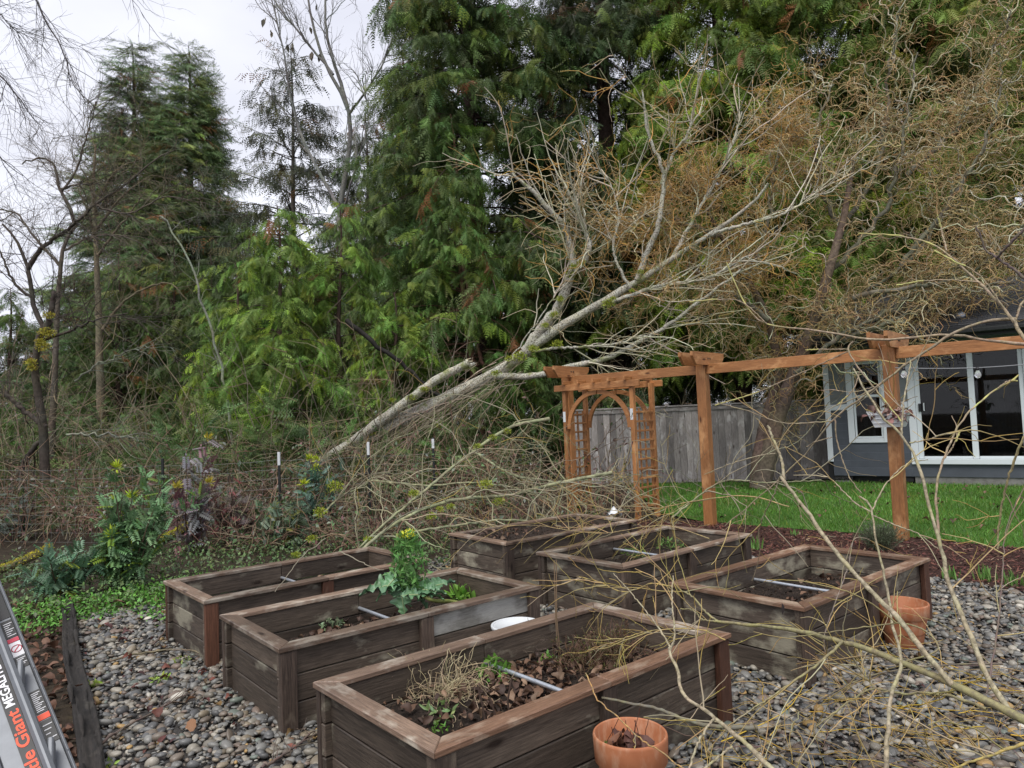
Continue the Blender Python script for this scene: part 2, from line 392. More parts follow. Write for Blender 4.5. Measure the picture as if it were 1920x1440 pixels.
m = Mat('terracotta'); nn = m.noise(m.vec((1, 1, 1)), 7, 5, .6); n2 = m.noise(m.vec((1, 1, .35)), 26, 4, .6)
c = m.mix(m.ramp(n2, [(.48, (0, 0, 0)), (.7, (.75, .75, .75))]), m.ramp(nn, [(.3, (.31, .105, .045)), (.7, (.43, .17, .08))]), (.47, .27, .17)); m.bump(n2, .15, .002); M['terracotta'] = m.done(c, .62, .35)
m = Mat('garden_soil'); v = m.vec((1, 1, 1), False); nn = m.noise(v, 55, 6, .7); m.bump(nn, 1, .03); M['soil'] = m.done(m.ramp(nn, [(.3, (.012, .009, .007)), (.62, (.05, .036, .028)), (.8, (.11, .085, .065))]), .9, .2)
M['white'] = plain('white_plastic', (.58, .60, .61), .45, 0, .4, 5, .06)
M['trim'] = plain('white_trim_paint', (.70, .74, .77), .5, 0, .4, 3, .04)
M['frame'] = plain('white_vinyl_frame', (.66, .71, .73), .35, 0, .4)
M['black'] = plain('black_plastic', (.012, .012, .013), .4)
M['postblack'] = plain('dark_fence_steel', (.018, .02, .02), .6, 0, .3, 30, .4)
M['wire'] = plain('galvanised_wire', (.26, .26, .25), .5, .5)

M['cedar_i'] = inst_mat('cedar_foliage', .55, .3, .2)
TM_CEDAR = tmpl_object('cedar_bough', [cluster(CEDAR, RG.integers(12, 20), RG.uniform(.34, .5), RG.uniform(.3, .6), RG.uniform(.4, .75), RG.uniform(.7, 1.15), .42) for _ in range(9)], M['cedar_i'])
TM_FIR = tmpl_object('fir_bough', [cluster(CEDAR, RG.integers(12, 20), RG.uniform(.3, .42), .7, .8, RG.uniform(.3, .6), .4) for _ in range(7)], M['cedar_i'])
TM_HANG = tmpl_object('spruce_bough', [cluster(HEML, 15, .5, .2, .25, 1.1, .3) for _ in range(4)], M['cedar_i'])
# ================================================================== the ground
def inpoly(x, y, poly):
    x = np.asarray(x); y = np.asarray(y); r = np.zeros(x.shape, bool); n = len(poly)
    for i in range(n):
        x0, y0 = poly[i]; x1, y1 = poly[(i + 1) % n]
        c = ((y0 > y) != (y1 > y)) & (x < (x1 - x0) * (y - y0) / (y1 - y0 + 1e-12) + x0); r ^= c
    return r
def sheet(name, poly, z, mat):
    me = bpy.data.meshes.new(name); me.from_pydata([(x, y, z) for x, y in poly], [], [list(range(len(poly)))]); me.update()
    return tag(link(name, me, mat), kind='structure')
m = Mat('woodland_soil'); v = m.vec((1, 1, 1), False); nn = m.noise(v, 9, 8, .7); m.bump(nn, .8, .05)
M['floor'] = m.done(m.ramp(nn, [(.3, (.012, .010, .007)), (.55, (.045, .033, .022)), (.75, (.07, .06, .03))]), .95, .2)
m = Mat('gravel_bed'); v = m.vec((1, 1, 1), False); nn = m.noise(v, 45, 5, .7); m.bump(nn, .8, .02)
M['gravelbase'] = m.done(m.ramp(nn, [(.3, (.02, .018, .016)), (.7, (.09, .083, .078))]), .9, .3)
m = Mat('lawn_turf'); v = m.vec((1, 1, 1), False); nn = m.noise(v, 30, 6, .7); n2 = m.noise(v, 1.1, 3)
M['turf'] = m.done(m.mix(n2, m.ramp(nn, [(.3, (.018, .05, .008)), (.7, (.05, .14, .018))]), (.06, .13, .02)), .9, .2)
m = Mat('bark_mulch'); v = m.vec((1, 1, 1), False); nn = m.noise(v, 40, 6, .75); m.bump(nn, 1, .03)
M['mulch'] = m.done(m.ramp(nn, [(.3, (.018, .009, .007)), (.65, (.075, .034, .026))]), .9, .25)
SH = [(-400, -60), (400, -60), (400, 600), (-400, 600)]
sheet('ground', SH, -.016, M['floor'])
GRAVEL = [(-1.05, 1.0), (-1.4, 2.55), (-2.08, 3.56), (-4.05, 6.5), (-3.1, 6.9), (-1.6, 7.6), (-.8, 8.7), (1.4, 9.6), (2.2, 8.2), (3.1, 7.2), (3.77, 6.57), (4.3, 5.85), (5.5, 4.3), (8, 1.0)]
MULCH = [(1.4, 9.6), (2.2, 8.2), (3.1, 7.2), (3.77, 6.57), (4.3, 5.85), (5.5, 4.3), (10, -1.), (12, 2), (6.5, 6.0), (5.45, 7.6), (4.6, 8.7), (3.7, 9.5), (2.7, 10.5), (1.2, 11.0)]
LAWN = [(2.7, 10.5), (3.7, 9.5), (4.6, 8.7), (5.45, 7.6), (6.5, 6.0), (12, 2), (16, 8), (9.7, 12.9), (6.6, 15.25), (4.4, 16.2), (2.6, 16.5), (2.3, 11.6)]
sheet('gravel_ground', GRAVEL, -.006, M['gravelbase'])
sheet('mulch_bed', MULCH, .004, M['mulch'])
sheet('lawn', LAWN, .010, M['turf'])

# raised beds: centre, all turned the same way
BW, BD, BANG = 1.84, .97, math.radians(40.3)
BA = np.array([math.cos(BANG), math.sin(BANG)]); BB = np.array([-math.sin(BANG), math.cos(BANG)])
BEDS = [(-1.777, 5.857), (-.872, 4.722), (.062, 3.49), (.297, 7.624), (1.156, 6.412), (2.018, 5.09)]
def in_beds(x, y, mg=-.02):
    r = np.zeros(np.shape(x), bool)
    for c in BEDS:
        dx = x - c[0]; dy = y - c[1]
        r |= (np.abs(dx * BA[0] + dy * BA[1]) < BW / 2 + mg) & (np.abs(dx * BB[0] + dy * BB[1]) < BD / 2 + mg)
    return r
def in_view(p, mx=260, my=200):
    v = p - CAMP; d = v @ fw; x = 960 + FPX * (v @ rt) / np.maximum(d, .05); y = 720 - FPX * (v @ up) / np.maximum(d, .05)
    return (d > .3) & (x > -mx) & (x < 1920 + mx) & (y < 1440 + my) & (y > -my)

# pebbles
def ico(sub):
    bm = bmesh.new(); bmesh.ops.create_icosphere(bm, subdivisions=sub, radius=1)
    v = np.array([q.co[:] for q in bm.verts]); f = np.array([[q.index for q in fc.verts] for fc in bm.faces]); bm.free(); return v, f
def pebbles():
    n = 115000
    x = RG.uniform(-4.2, 6, n); y = RG.uniform(1.4, 9.5, n)
    p = np.stack([x, y, np.zeros(n)], 1)
    ok = inpoly(x, y, GRAVEL) & ~in_beds(x, y, -.055) & in_view(p)
    p = p[ok]; dens = np.where(p[:, 1] < 5.2, 1, np.where(p[:, 1] < 7, .85, .55)); p = p[RG.random(len(p)) < dens]
    n = len(p); s = RG.lognormal(math.log(.0142), .44, n); s = np.clip(s, .006, .036)
    pal = np.array([(.17, .175, .18), (.10, .105, .115), (.22, .21, .19), (.14, .12, .105), (.28, .27, .25), (.065, .068, .075), (.19, .165, .13), (.16, .125, .11), (.34, .23, .10), (.46, .45, .43), (.13, .16, .15)])
    pw = np.array([22, 18, 14, 12, 9, 10, 7, 6, 1.6, 1.6, 3]); col = pal[RG.choice(len(pal), n, p=pw / pw.sum())] * RG.uniform(.7, 1.3, (n, 1)) * np.array([.97, .92, .82])
    z = RG.uniform(.0, 1.1, n) ** 2 * .018 + s * .22
    bv, bf = ico(2); var = []
    for k in range(7):
        w1 = RG.normal(size=(4, 3)); ph = RG.uniform(0, 6, 4); d = 1 + sum(.09 * np.sin(bv @ w1[j] * 1.6 + ph[j]) for j in range(4)); var.append((bv * d[:, None] * np.array([1, .76, .5]), bf, np.ones(3)))
    a = RG.uniform(0, 6.28, n); X = np.stack([np.cos(a), np.sin(a), RG.normal(0, .22, n)], 1); Z = unit(np.stack([RG.normal(0, .28, n), RG.normal(0, .28, n), np.ones(n)], 1))
    sc = s[:, None] * np.stack([RG.uniform(.85, 1.35, n), RG.uniform(.8, 1.2, n), RG.uniform(.7, 1.3, n)], 1)
    tag(scatter('gravel', np.c_[p[:, :2], z], X, Z, sc, col, tmpl_object('pebble', var, inst_mat('pebble', .42, .45, 0, 120))), 'wet grey rounded pebbles spread between the raised beds', 'gravel', kind='stuff')
pebbles()

def blades():
    acc = Acc(); n = 90000
    x = RG.uniform(1.3, 12, n); y = RG.uniform(5, 16.5, n); p = np.stack([x, y, np.full(n, .01)], 1)
    p = p[inpoly(x, y, LAWN) & in_view(p, 200, 60)]; n = len(p)
    T = tpl([[0, -.5, 0], [0, .5, 0], [1, 0, 0]], [[0, 1, 2]])
    X = unit(np.stack([RG.normal(0, .45, n), RG.normal(0, .45, n), np.ones(n)], 1)); Z = unit(np.cross(X, RG.normal(size=(n, 3))))
    h = RG.uniform(.035, .085, n); h *= 1 + .5 * (RG.random(n) < .06)
    patch = .5 + .5 * np.sin(p[:, 0] * 1.7 + 1.3 * np.sin(p[:, 1] * 1.1)) * np.sin(p[:, 1] * 1.9 + .7)
    col = jcol((.105, .235, .034), n, .35, .12) * (.65 + .6 * patch[:, None]); yel = RG.random(n) < .1 + .25 * (np.sin(p[:, 0] * 2.3 + 2) * np.sin(p[:, 1] * 1.4) > .55); col[yel] = jcol((.17, .21, .04), yel.sum())
    place(acc, *T, p, X, Z, np.stack([h, RG.uniform(.007, .013, n), h], 1), col)
    tag(acc.build('grass', M['leaf'], smooth=False), 'short bright green lawn grass in front of the grey house', 'grass', kind='stuff')
blades()

def chips():
    acc = Acc(); n = 30000
    x = RG.uniform(1, 9, n); y = RG.uniform(3, 11, n); p = np.stack([x, y, np.full(n, .008)], 1); ok = inpoly(x, y, MULCH) & in_view(p, 200, 100) & ~in_beds(x, y); p = p[ok]; n = len(p)
    p[:, 2] += RG.uniform(0, .02, n)
    T = tpl([[-.5, -.5, 0], [.5, -.4, .1], [.45, .5, .0], [-.5, .4, .12], [0, 0, .3]], [[0, 1, 4], [1, 2, 4], [2, 3, 4], [3, 0, 4]])
    a = RG.uniform(0, 6.28, n); X = np.stack([np.cos(a), np.sin(a), RG.normal(0, .3, n)], 1); Z = np.stack([RG.normal(0, .3, n), RG.normal(0, .3, n), np.ones(n)], 1)
    col = jcol((.095, .038, .028), n, .55, .15); pale = RG.random(n) < .06; col[pale] = jcol((.22, .15, .10), pale.sum())
    place(acc, *T, p, X, Z, np.stack([RG.uniform(.02, .06, n), RG.uniform(.008, .02, n), RG.uniform(.01, .03, n)], 1), col)
    tag(acc.build('mulch', attr_mat('mulch_chip', .75), smooth=False), 'reddish brown bark mulch chips along the lawn edge', 'mulch', kind='stuff')
chips()

# ================================================================== raised beds
def slab(name, poly, z0, z1, mat, parent, loc=(0, 0, 0), rz=0.):
    bm = bmesh.new(); a = [bm.verts.new((x, y, z0)) for x, y in poly]; b = [bm.verts.new((x, y, z1)) for x, y in poly]; n = len(poly)
    bm.faces.new(a[::-1]); bm.faces.new(b)
    for i in range(n): bm.faces.new((a[i], a[(i + 1) % n], b[(i + 1) % n], b[i]))
    bmesh.ops.bevel(bm, geom=[e for e in bm.edges if abs(e.verts[0].co.z - e.verts[1].co.z) < 1e-6], offset=.004, segments=1, affect='EDGES')
    bmesh.ops.recalc_face_normals(bm, faces=bm.faces[:]); me = bpy.data.meshes.new(name); bm.to_mesh(me); bm.free()
    return link(name, me, mat, parent, loc, (0, 0, rz))
def litter(acc, p, n_=None, pal=((.09, .05, .034), (.14, .08, .05), (.06, .037, .028), (.2, .13, .085)), s=(.022, .065), tilt=.6):
    n = len(p); a = RG.uniform(0, 6.28, n); X = np.stack([np.cos(a), np.sin(a), RG.normal(0, tilt, n)], 1); Z = unit(np.stack([RG.normal(0, tilt, n), RG.normal(0, tilt, n), np.ones(n)], 1))
    pal = np.array(pal); col = pal[RG.integers(0, len(pal), n)] * RG.uniform(.6, 1.4, (n, 1)); sc = RG.uniform(*s, n)
    place(acc, *DLEAF, p, X, Z, np.stack([sc, sc * RG.uniform(.6, 1.4, n), sc * RG.uniform(.4, 1.6, n)], 1), col)
def bump2(seed, a=.015):
    r = np.random.default_rng(seed); k = r.normal(0, 7, (7, 2)); ph = r.uniform(0, 6, 7)
    return lambda X, Y: sum(a * .5 * np.sin(X * k[i, 0] + Y * k[i, 1] + ph[i]) for i in range(7))
BED_LABEL = ['long brown raised bed farthest left, beside the leafy shrub', 'raised bed holding the tall flowering kale, one pale grey plank',
             'nearest raised bed at the bottom, with heather and dead leaves', 'raised bed at the back filled to the rim under fallen branches',
             'raised bed in the middle row in front of the orange pergola', 'raised bed on the right beside the empty terracotta pot']
BED_OBJ = []
def bed(i, soil_z, litter_n):
    c = BEDS[i]; e = empty('raised_garden_bed', (c[0], c[1], 0), BANG + math.radians([.8, -.5, .3, -1.5, .9, -.4][i]), BED_LABEL[i], 'garden bed', 'wooden raised beds on the gravel'); BED_OBJ.append(e)
    hx, hy = BW / 2, BD / 2; yp = hy - .062; H3 = .139
    r = random.Random(40 + i)
    for sy in (-1, 1):
        for sx in (-1, 1):
            for k in range(3):
                ln = hx - .016; mat = M['plank']
                if i == 1 and sy == -1 and sx == 1 and k == 2: mat = M['plank_pale']
                if i == 5 and (sy == 1 or sx == 1): mat = M['plank_patch']
                bar('plank', ln, .035, H3, mat, e, (sx * (ln / 2 + .002), sy * yp + r.uniform(-.002, .002), .004 + H3 / 2 + k * (H3 + .0068)), (r.uniform(-.006, .006), r.uniform(-.003, .003), (0 if r.random() < .5 else math.pi) + r.uniform(-.003, .003)))
        for px_ in (-(hx - .055), 0., hx - .055):
            mat = M['bedpost_red'] if (i == 0 and px_ <= 0) or (i in (2, 5) and px_ > 0) else M['bedpost']
            bar('post', .431, .036, .09, mat, e, (px_, sy * (hy - .0255), .2155), (0, math.pi / 2, 0))
        for sx in (-1, 1):
            cp = [(0.0015, -.045), (hx, -.045), (hx - .09, .045), (0.0015, .045)] if sx * sy < 0 else [(0.0015, -.045), (hx - .09, -.045), (hx, .045), (0.0015, .045)]
            # board along the long side, mitred at the corner
            poly = [(sx * x, sy * (hy - .045) + y) for x, y in ([(0.0015, sy * .045), (hx, sy * .045), (hx - .09, -sy * .045), (0.0015, -sy * .045)])]
            slab('cap_board', poly, .4335 + r.uniform(0, .002), .4615 + r.uniform(-.002, .001), M['cap_red'] if (i == 2 and sy < 0) or (i == 5) else M['cap'], e)
    for sx in (-1, 1):
        ln = BD - 2 * (.062 + .0175) - .004
        for k in range(3):
            bar('plank', ln, .035, H3, M['plank_patch'] if (sx < 0 and i in (0, 3, 4)) or (i == 5) else M['plank'], e, (sx * (hx - .062), 0, .004 + H3 / 2 + k * (H3 + .0068)), (0, 0, math.pi / 2 * (1 if r.random() < .5 else -1)))
        poly = [(-hy + .002, -.045 * -1), (hy - .002, .045), (hy - .09 - .002, -.045), (-hy + .09 + .002, -.045)]
        slab('cap_board', poly, .433, .4605, M['cap_red'] if i == 5 else M['cap'], e, (sx * (hx - .045), 0, 0), -sx * math.pi / 2)
    b2 = bump2(i); soil = link('soil', grid_mesh('soil', -hx + .07, hx - .07, -hy + .08, hy - .08, 60, 34, lambda X, Y: soil_z + b2(X, Y) + RG.normal(0, .004, X.shape)), M['soil'], e)
    if litter_n:
        acc = Acc(); n = litter_n; x = RG.uniform(-hx + .12, hx - .12, n); y = RG.uniform(-hy + .12, hy - .12, n)
        keep = RG.random(n) < (np.clip(.35 + .9 * np.sin(x * 3 + i * 2) * np.sin(y * 5 + i), .08, 1) if i != 2 else np.clip(.12 + 1.0 * np.exp(-((x + .05) / .3) ** 2) + .5 * np.exp(-((x - .5) / .22) ** 2), 0, 1)); x, y = x[keep], y[keep]
        litter(acc, np.stack([x, y, soil_z + b2(x, y) + RG.uniform(.005, .03, len(x))], 1)); o = acc.build('leaf_litter', M['deadleaf'], e); o['kind'] = 'stuff'
    # crumbs of soil and bark
    acc = Acc(); n = 1200; x = RG.uniform(-hx + .1, hx - .1, n); y = RG.uniform(-hy + .1, hy - .1, n)
    place(acc, *tpl([[-1, -.6, 0], [1, -.5, 0], [0, 1, 0], [0, 0, .9]], [[0, 1, 3], [1, 2, 3], [2, 0, 3]]), np.stack([x, y, soil_z + b2(x, y) + .003], 1), rand_dir(n), rand_dir(n), np.stack([RG.uniform(.004, .016, n), RG.uniform(.004, .01, n), RG.uniform(.004, .009, n)], 1), jcol((.055, .038, .028), n, .6))
    o = acc.build('soil_crumbs', attr_mat('soil_crumb_%d' % i, .9), e, smooth=False); o['kind'] = 'stuff'
    if i != 3:
        acc = Acc(); zr = .335 if i != 4 else .36; P = np.array([[-.0, -hy + .08, zr], [0.01, 0, zr - .004], [0, hy - .08, zr]]); tubes(acc, P[None], np.full((1, 3), .0115), 14, (1, 1, 1)); acc.build('brace_pipe', M['metal'], e)
    return e
for i, (sz, ln) in enumerate([(.24, 160), (.25, 330), (.27, 1150), (.40, 250), (.27, 120), (.25, 260)]): bed(i, sz, ln)
def bed_pt(i, x, y, z):
    c = BEDS[i]; return np.array([c[0] + x * BA[0] + y * BB[0], c[1] + x * BA[1] + y * BB[1], z])

# ================================================================== pots and bucket
def pot(c, R, H, label, fill):
    e = empty('terracotta_pot', (c[0], c[1], 0), 0, label, 'flower pot', 'terracotta pots beside the beds')
    pr = [(R * .0, .006), (R * .62, .006), (R * .64, .0), (R * .66, .004), (R * .90, H * .72), (R * .90, H * .725)]
    inn = [(R * .82, H * .72), (R * .60, .03), (0, .03)]
    link('body', lathe_mesh('body', pr + [(R * .86, H * .73)] + inn, 56), M['terracotta'], e)
    rim = [(R * .89, H * .70), (R * .955, H * .695), (R * .965, H * .70), (R * .995, H * .965), (R * .98, H * .99), (R * .95, H), (R * .92, H * .985), (R * .89, H * .74), (R * .82, H * .715)]
    link('rim', lathe_mesh('rim', rim, 56), M['terracotta'], e)
    rs = np.linspace(0, R * .80, 9); v = []; 
    z0 = H * fill; me = lathe_mesh('soil', [(max(r_, .001), z0 + random.uniform(-.006, .006)) for r_ in rs[::-1]], 30); link('soil', me, M['soil'], e)
    return e
pA = gp(1181, 1372, .345); potA = pot((pA[0], pA[1]), .149, .345, 'nearest terracotta pot holding dark dead leaves and bare stems', .78)
pB = gp(1690, 1128, .29); potB = pot((pB[0], pB[1]), .165, .29, 'empty terracotta pot standing farther back, by the right hand bed', .35)
acc = Acc(); n = 26; a = RG.uniform(0, 6.28, n); r_ = RG.uniform(0, .11, n); litter(acc, np.stack([r_ * np.cos(a), r_ * np.sin(a), .272 + RG.uniform(0, .02, n)], 1), pal=((.055, .025, .02), (.09, .04, .03), (.13, .06, .035)), s=(.05, .09), tilt=.7)
P = np.array([[0, 0, .19]]); acc.build('dead_leaves', M['deadleaf'], potA)
acc = Acc(); n = 14; S = np.stack([RG.uniform(-.09, .09, n), RG.uniform(-.09, .09, n), np.full(n, .265)], 1); P = grow(S, rand_dir(n) * .25 + np.array([0, 0, 1]), RG.uniform(.06, .17, n), 5, .1); tubes(acc, P, np.full(P.shape[:2], .0014), 4, (.07, .03, .022)); acc.build('dead_stems', M['twig'], potA)
acc = Acc(); n = 24; cc = np.array([(-.09, .03), (.06, .06), (.1, .0)]); k = RG.integers(0, 3, n); S = np.c_[cc[k] + RG.normal(0, .008, (n, 2)), np.full(n, .28)]; place(acc, *LEAF, S, rand_dir(n, .6), rand_dir(n, 1), RG.uniform(.012, .028, n), jcol((.14, .2, .05), n)); acc.build('sprout', M['leaf'], potA)
bk = gp(968, 1164, .335)
e = empty('white_bucket', (bk[0], bk[1], 0), 0, 'round white plastic bucket behind the nearest raised bed', 'bucket')
link('body', lathe_mesh('body', [(0, .004), (.115, .004), (.12, .0), (.15, .32), (.145, .32), (.114, .012), (0, .012)], 44), M['white'], e)
link('rim', lathe_mesh('rim', [(.151, .315), (.162, .317), (.162, .335), (.156, .338), (.145, .334), (.145, .32)], 44), M['white'], e)
e.scale = (1, 1, .94); link('lid', lathe_mesh('lid', [(.1445, .330), (.132, .329), (.128, .318), (.001, .320)], 44), M['white'], e)

# ================================================================== pergola
PB = unit(np.array([4.54 - 2.73, 8.5 - 10.15])); PN = np.array([-PB[1], PB[0]]); PANG = math.atan2(PB[1], PB[0])
PP = [np.array([2.73, 10.15]) + PB * 2.45 * k for k in (-1, 0, 1, 2)]
pg = empty('pergola', (PP[1][0], PP[1][1], 0), PANG, 'orange stained cedar pergola with three visible posts and one long beam', 'pergola')
capm = prism_mesh('cap_board', [(-.47, .18), (.47, .18), (.47, .12), (.37, 0), (-.37, 0), (-.47, .12)], -.02, .02)
for k in range(4):
    x = (k - 1) * 2.45
    o = bar('post', 2.32, .14, .14, M['cedarwood'], pg, (x, 0, 1.16), (0, math.pi / 2, 0), .006)
    for s in (-1, 1):
        c = link('cap_board', capm, M['cedarwood'], o); c.matrix_parent_inverse = Matrix.Identity(4)
        # post object is turned on its side: undo that for the cap
        c.matrix_local = Matrix.Rotation(-math.pi / 2, 4, 'Y') @ Matrix.Translation((s * .092, 0, 1.11)) @ Matrix.Rotation(math.pi / 2, 4, 'Z')
    for s in (-1, 1):
        for dy in (-.03, .03): link('bolt', lathe_mesh('bolt', [(.012, 0), (.012, .006), (.001, .008)], 8), M['postblack'], pg, (x + s * .113, dy, 2.36), (0, s * math.pi / 2, 0))
    if k < 3: bar('beam', 2.45 - .144, .04, .14, M['cedarwood'], pg, (x + 1.225, 0, 2.215))
    else: bar('beam', 2.3, .04, .14, M['cedarwood'], pg, (x + 1.225, 0, 2.215))
# arbor
F0 = PP[0] + PB * .02 + PN * -.10
ar = empty('garden_arbor', (F0[0], F0[1], 0), PANG, 'orange cedar arbor with arched top and lattice sides under the pergola beam', 'arbor')
AW, AD, AH = 1.30, .55, 2.1
for x in (0, AW):
    for y in (0, AD): bar('post', AH, .07, .07, M['cedarwood'], ar, (x, y, AH / 2), (0, math.pi / 2, 0))
    for y in (.16, .31, .46): bar('lattice_slat', 1.55, .03, .018, M['cedarwood'], ar, (x, y, .93), (0, math.pi / 2, 0), .002)
    for k in range(11): bar('lattice_slat', AD - .074, .018, .03, M['cedarwood'], ar, (x + .026, AD / 2, .2 + k * .145), (0, 0, math.pi / 2), .002)
def arch_mesh(r0, r1, t):
    n = 14; v = []; f = []
    for k in range(n + 1):
        a = math.pi / 2 * k / n
        for r_, y in ((r0, -t), (r1, -t), (r1, t), (r0, t)): v.append((r_ * math.cos(a), y, r_ * math.sin(a)))
    for k in range(n):
        for j in range(4): f.append((k * 4 + j, k * 4 + (j + 1) % 4, k * 4 + 4 + (j + 1) % 4, k * 4 + 4 + j))
    f += [(0, 1, 2, 3), (n * 4 + 3, n * 4 + 2, n * 4 + 1, n * 4)]
    me = bpy.data.meshes.new('arch'); me.from_pydata(v, [], f); me.update(); return me
am = arch_mesh(.54, .605, .02)
for y in (.0, AD):
    yy = y + (.0 if y else 0)
    link('arch', am, M['cedarwood'], ar, (AW / 2 + .012, yy, 1.42)); link('arch', am, M['cedarwood'], ar, (AW / 2 - .012, yy, 1.42), (0, 0, math.pi))
    bar('top_beam', AW + .34, .04, .10, M['cedarwood'], ar, (AW / 2, y + (-.058 if y == 0 else .058), AH - .01))
for k in range(5): bar('rafter', AD + .26, .035, .06, M['cedarwood'], ar, (.06 + k * (AW - .12) / 4, AD / 2, AH + .072), (0, 0, math.pi / 2))
for x in (0, AW): bar('tag', .002, .05, .17, M['white'], ar, (x - .005, -.037, 1.62), (0, 0, math.pi / 2), 0)

# planter hung on the second post, string of bulbs
hp = np.array([PP[2][0], PP[2][1]]) - PN * .17 
pl = empty('hanging_planter', (hp[0], hp[1], 1.34), PANG, 'small white planter with dead leaves hung on the pergola post', 'planter')
bm = bmesh.new()
def ring(wx, wy, z): return [bm.verts.new((sx * wx, sy * wy, z)) for sx, sy in ((-1, -1), (1, -1), (1, 1), (-1, 1))]
R_ = [ring(.15, .075, 0), ring(.225, .105, .19), ring(.215, .095, .19), ring(.145, .07, .02)]
for a_, b_ in zip(R_, R_[1:]):
    for k in range(4): bm.faces.new((a_[k], a_[(k + 1) % 4], b_[(k + 1) % 4], b_[k]))
bm.faces.new(R_[0][::-1]); bm.faces.new(R_[3]); me = bpy.data.meshes.new('box'); bm.to_mesh(me); bm.free()
for o_ in (pl,): link('box', me, M['white'], pl)
for k in range(3): bar('rib', .33 + k * .04, .006, .008, M['white'], pl, (0, -.088 - k * .0085, .05 + k * .05), (0, 0, 0), .001)
acc = Acc(); n = 46; S = np.stack([RG.uniform(-.21, .23, n), RG.uniform(-.12, .08, n), RG.uniform(.08, .2, n)], 1); f_ = RG.random(n) < .5; S[f_, 1] = -.115
litter(acc, S, pal=((.22, .11, .10), (.14, .07, .055), (.3, .2, .17)), s=(.05, .11), tilt=1.5); acc.build('dead_leaves', M['deadleaf'], pl)
acc = Acc(); n = 12; S = np.stack([RG.uniform(-.2, .2, n), RG.uniform(-.07, .05, n), np.full(n, .17)], 1); P = grow(S, rand_dir(n) * .6 + np.array([0, 0, .8]), RG.uniform(.15, .4, n), 8, .2, -.1); tubes(acc, P, np.full(P.shape[:2], .003), 4, (.18, .13, .06)); acc.build('dry_stems', M['twig'], pl)
st = empty('string_light', (*(PP[2] + PB * .1), 0), PANG, 'string light with clear bulbs strung beside the pergola beam', 'string light')
acc = Acc(); P = np.array([[x, -.12, 2.03 - .035 * x - .05 * math.sin(x * 1.5) + .02 * x * x] for x in np.linspace(-.02, 2.4, 26)]); tubes(acc, P[None], np.full((1, 26), .005), 5, (.25, .26, .27)); acc.build('cord', M['twig'], st)
glass_b = Mat('bulb_glass'); glass_b.b.inputs['Transmission Weight'].default_value = .75; glass_b = glass_b.done((.95, .97, 1), .08, .5)
for x, dz in ((.07, -.05), (.80, -.03), (1.7, -.03)):
    zc = 2.03 - .035 * x - .05 * math.sin(x * 1.5) + .02 * x * x
    b = link('bulb', lathe_mesh('bulb', [(.001, -.085), (.022, -.075), (.034, -.05), (.03, -.025), (.016, 0), (.015, .01)], 20), glass_b, st, (x, -.12, zc - .035))
    link('socket', lathe_mesh('socket', [(.001, .035), (.014, .035), (.017, .0), (.001, -.004)], 14), M['black'], b, (0, 0, .005))

# ================================================================== house
HU = np.array([.796, -.6053]); HANG = math.atan2(HU[1], HU[0])
hs = empty('house', (6.67, 15.2, 0), HANG, 'grey sided single storey house with white trim behind the lawn', 'house')
def siding_mat(name, c, gr):
    m = Mat(name); v = m.vec((1, 1, 1)); nn = m.noise(v, 3, 5); n2 = m.noise(m.vec((3, 60, 60)), 3, 4)
    m.bump(n2, .25, .004); return m.done(m.ramp(nn, [(.3, tuple(q * .85 for q in c)), (.7, tuple(q * 1.12 for q in c))]), .65, .3)
M['side_lo'] = siding_mat('lap_siding_paint', (.09, .10, .12), 0); M['side_up'] = siding_mat('shingle_siding_paint', (.21, .225, .235), 0)
m = Mat('concrete'); nn = m.noise(m.vec((1, 1, 1)), 8, 7, .7); m.bump(nn, .3, .01); M['concrete'] = m.done(m.ramp(nn, [(.3, (.12, .115, .105)), (.7, (.24, .235, .22))]), .9)
m = Mat('window_glass'); gl = m.n('BsdfGlossy'); gl.inputs['Roughness'].default_value = .02; tr = m.n('BsdfTransparent'); tr.inputs['Color'].default_value = (.5, .53, .54, 1); fr = m.n('Fresnel'); fr.inputs['IOR'].default_value = 1.45; ms = m.n('MixShader')
m.l(fr.outputs[0], ms.inputs['Fac']); m.l(tr.outputs[0], ms.inputs[1]); m.l(gl.outputs[0], ms.inputs[2]); m.l(ms.outputs[0], m.o.inputs['Surface']); M['glass'] = m.m
M['room'] = plain('room_shade_black', (.02, .02, .021), .9); M['curtain'] = plain('dark_curtain', (.10, .10, .105), .9)  # near-black room colour paints in the shade indoors behind the panes
XE = 7.5
wallspans = [(0.10, .44, .16, 2.95), (1.215, 1.57, .16, 2.95), (3.56, XE, .16, 2.95), (.44, 1.215, .16, .84), (.44, 1.215, 2.62, 2.95), (1.57, 3.56, 2.70, 2.95), (1.57, 3.56, .16, .40)]
for x0, x1, z0, z1 in wallspans:
    z = z0
    while z < z1 - .02:
        ex = .155; lo = z < 1.5; h = min(ex, z1 - z)
        if lo and z + h > 1.53: h = max(1.53 - z, .03)
        if not (1.52 < z < 1.645):
            bar('siding_board', x1 - x0, .014, h + .012 if h >= ex else h, M['side_lo'] if lo else M['side_up'], hs, ((x0 + x1) / 2, -.006, z + h / 2), (.06, 0, 0), .002)
        z += h if not (1.52 < z < 1.645) else 1.65 - z
bar('wall_sheathing', .46, .04, 2.9, M['room'], hs, (.22, .045, 1.5), bev=0); bar('wall_sheathing', .36, .04, 2.9, M['room'], hs, (1.39, .045, 1.5), bev=0); bar('wall_sheathing', XE - 3.56, .04, 2.9, M['room'], hs, ((XE + 3.56) / 2, .045, 1.5), bev=0); bar('wall_sheathing', .78, .04, .7, M['room'], hs, (.83, .045, .49), bev=0)
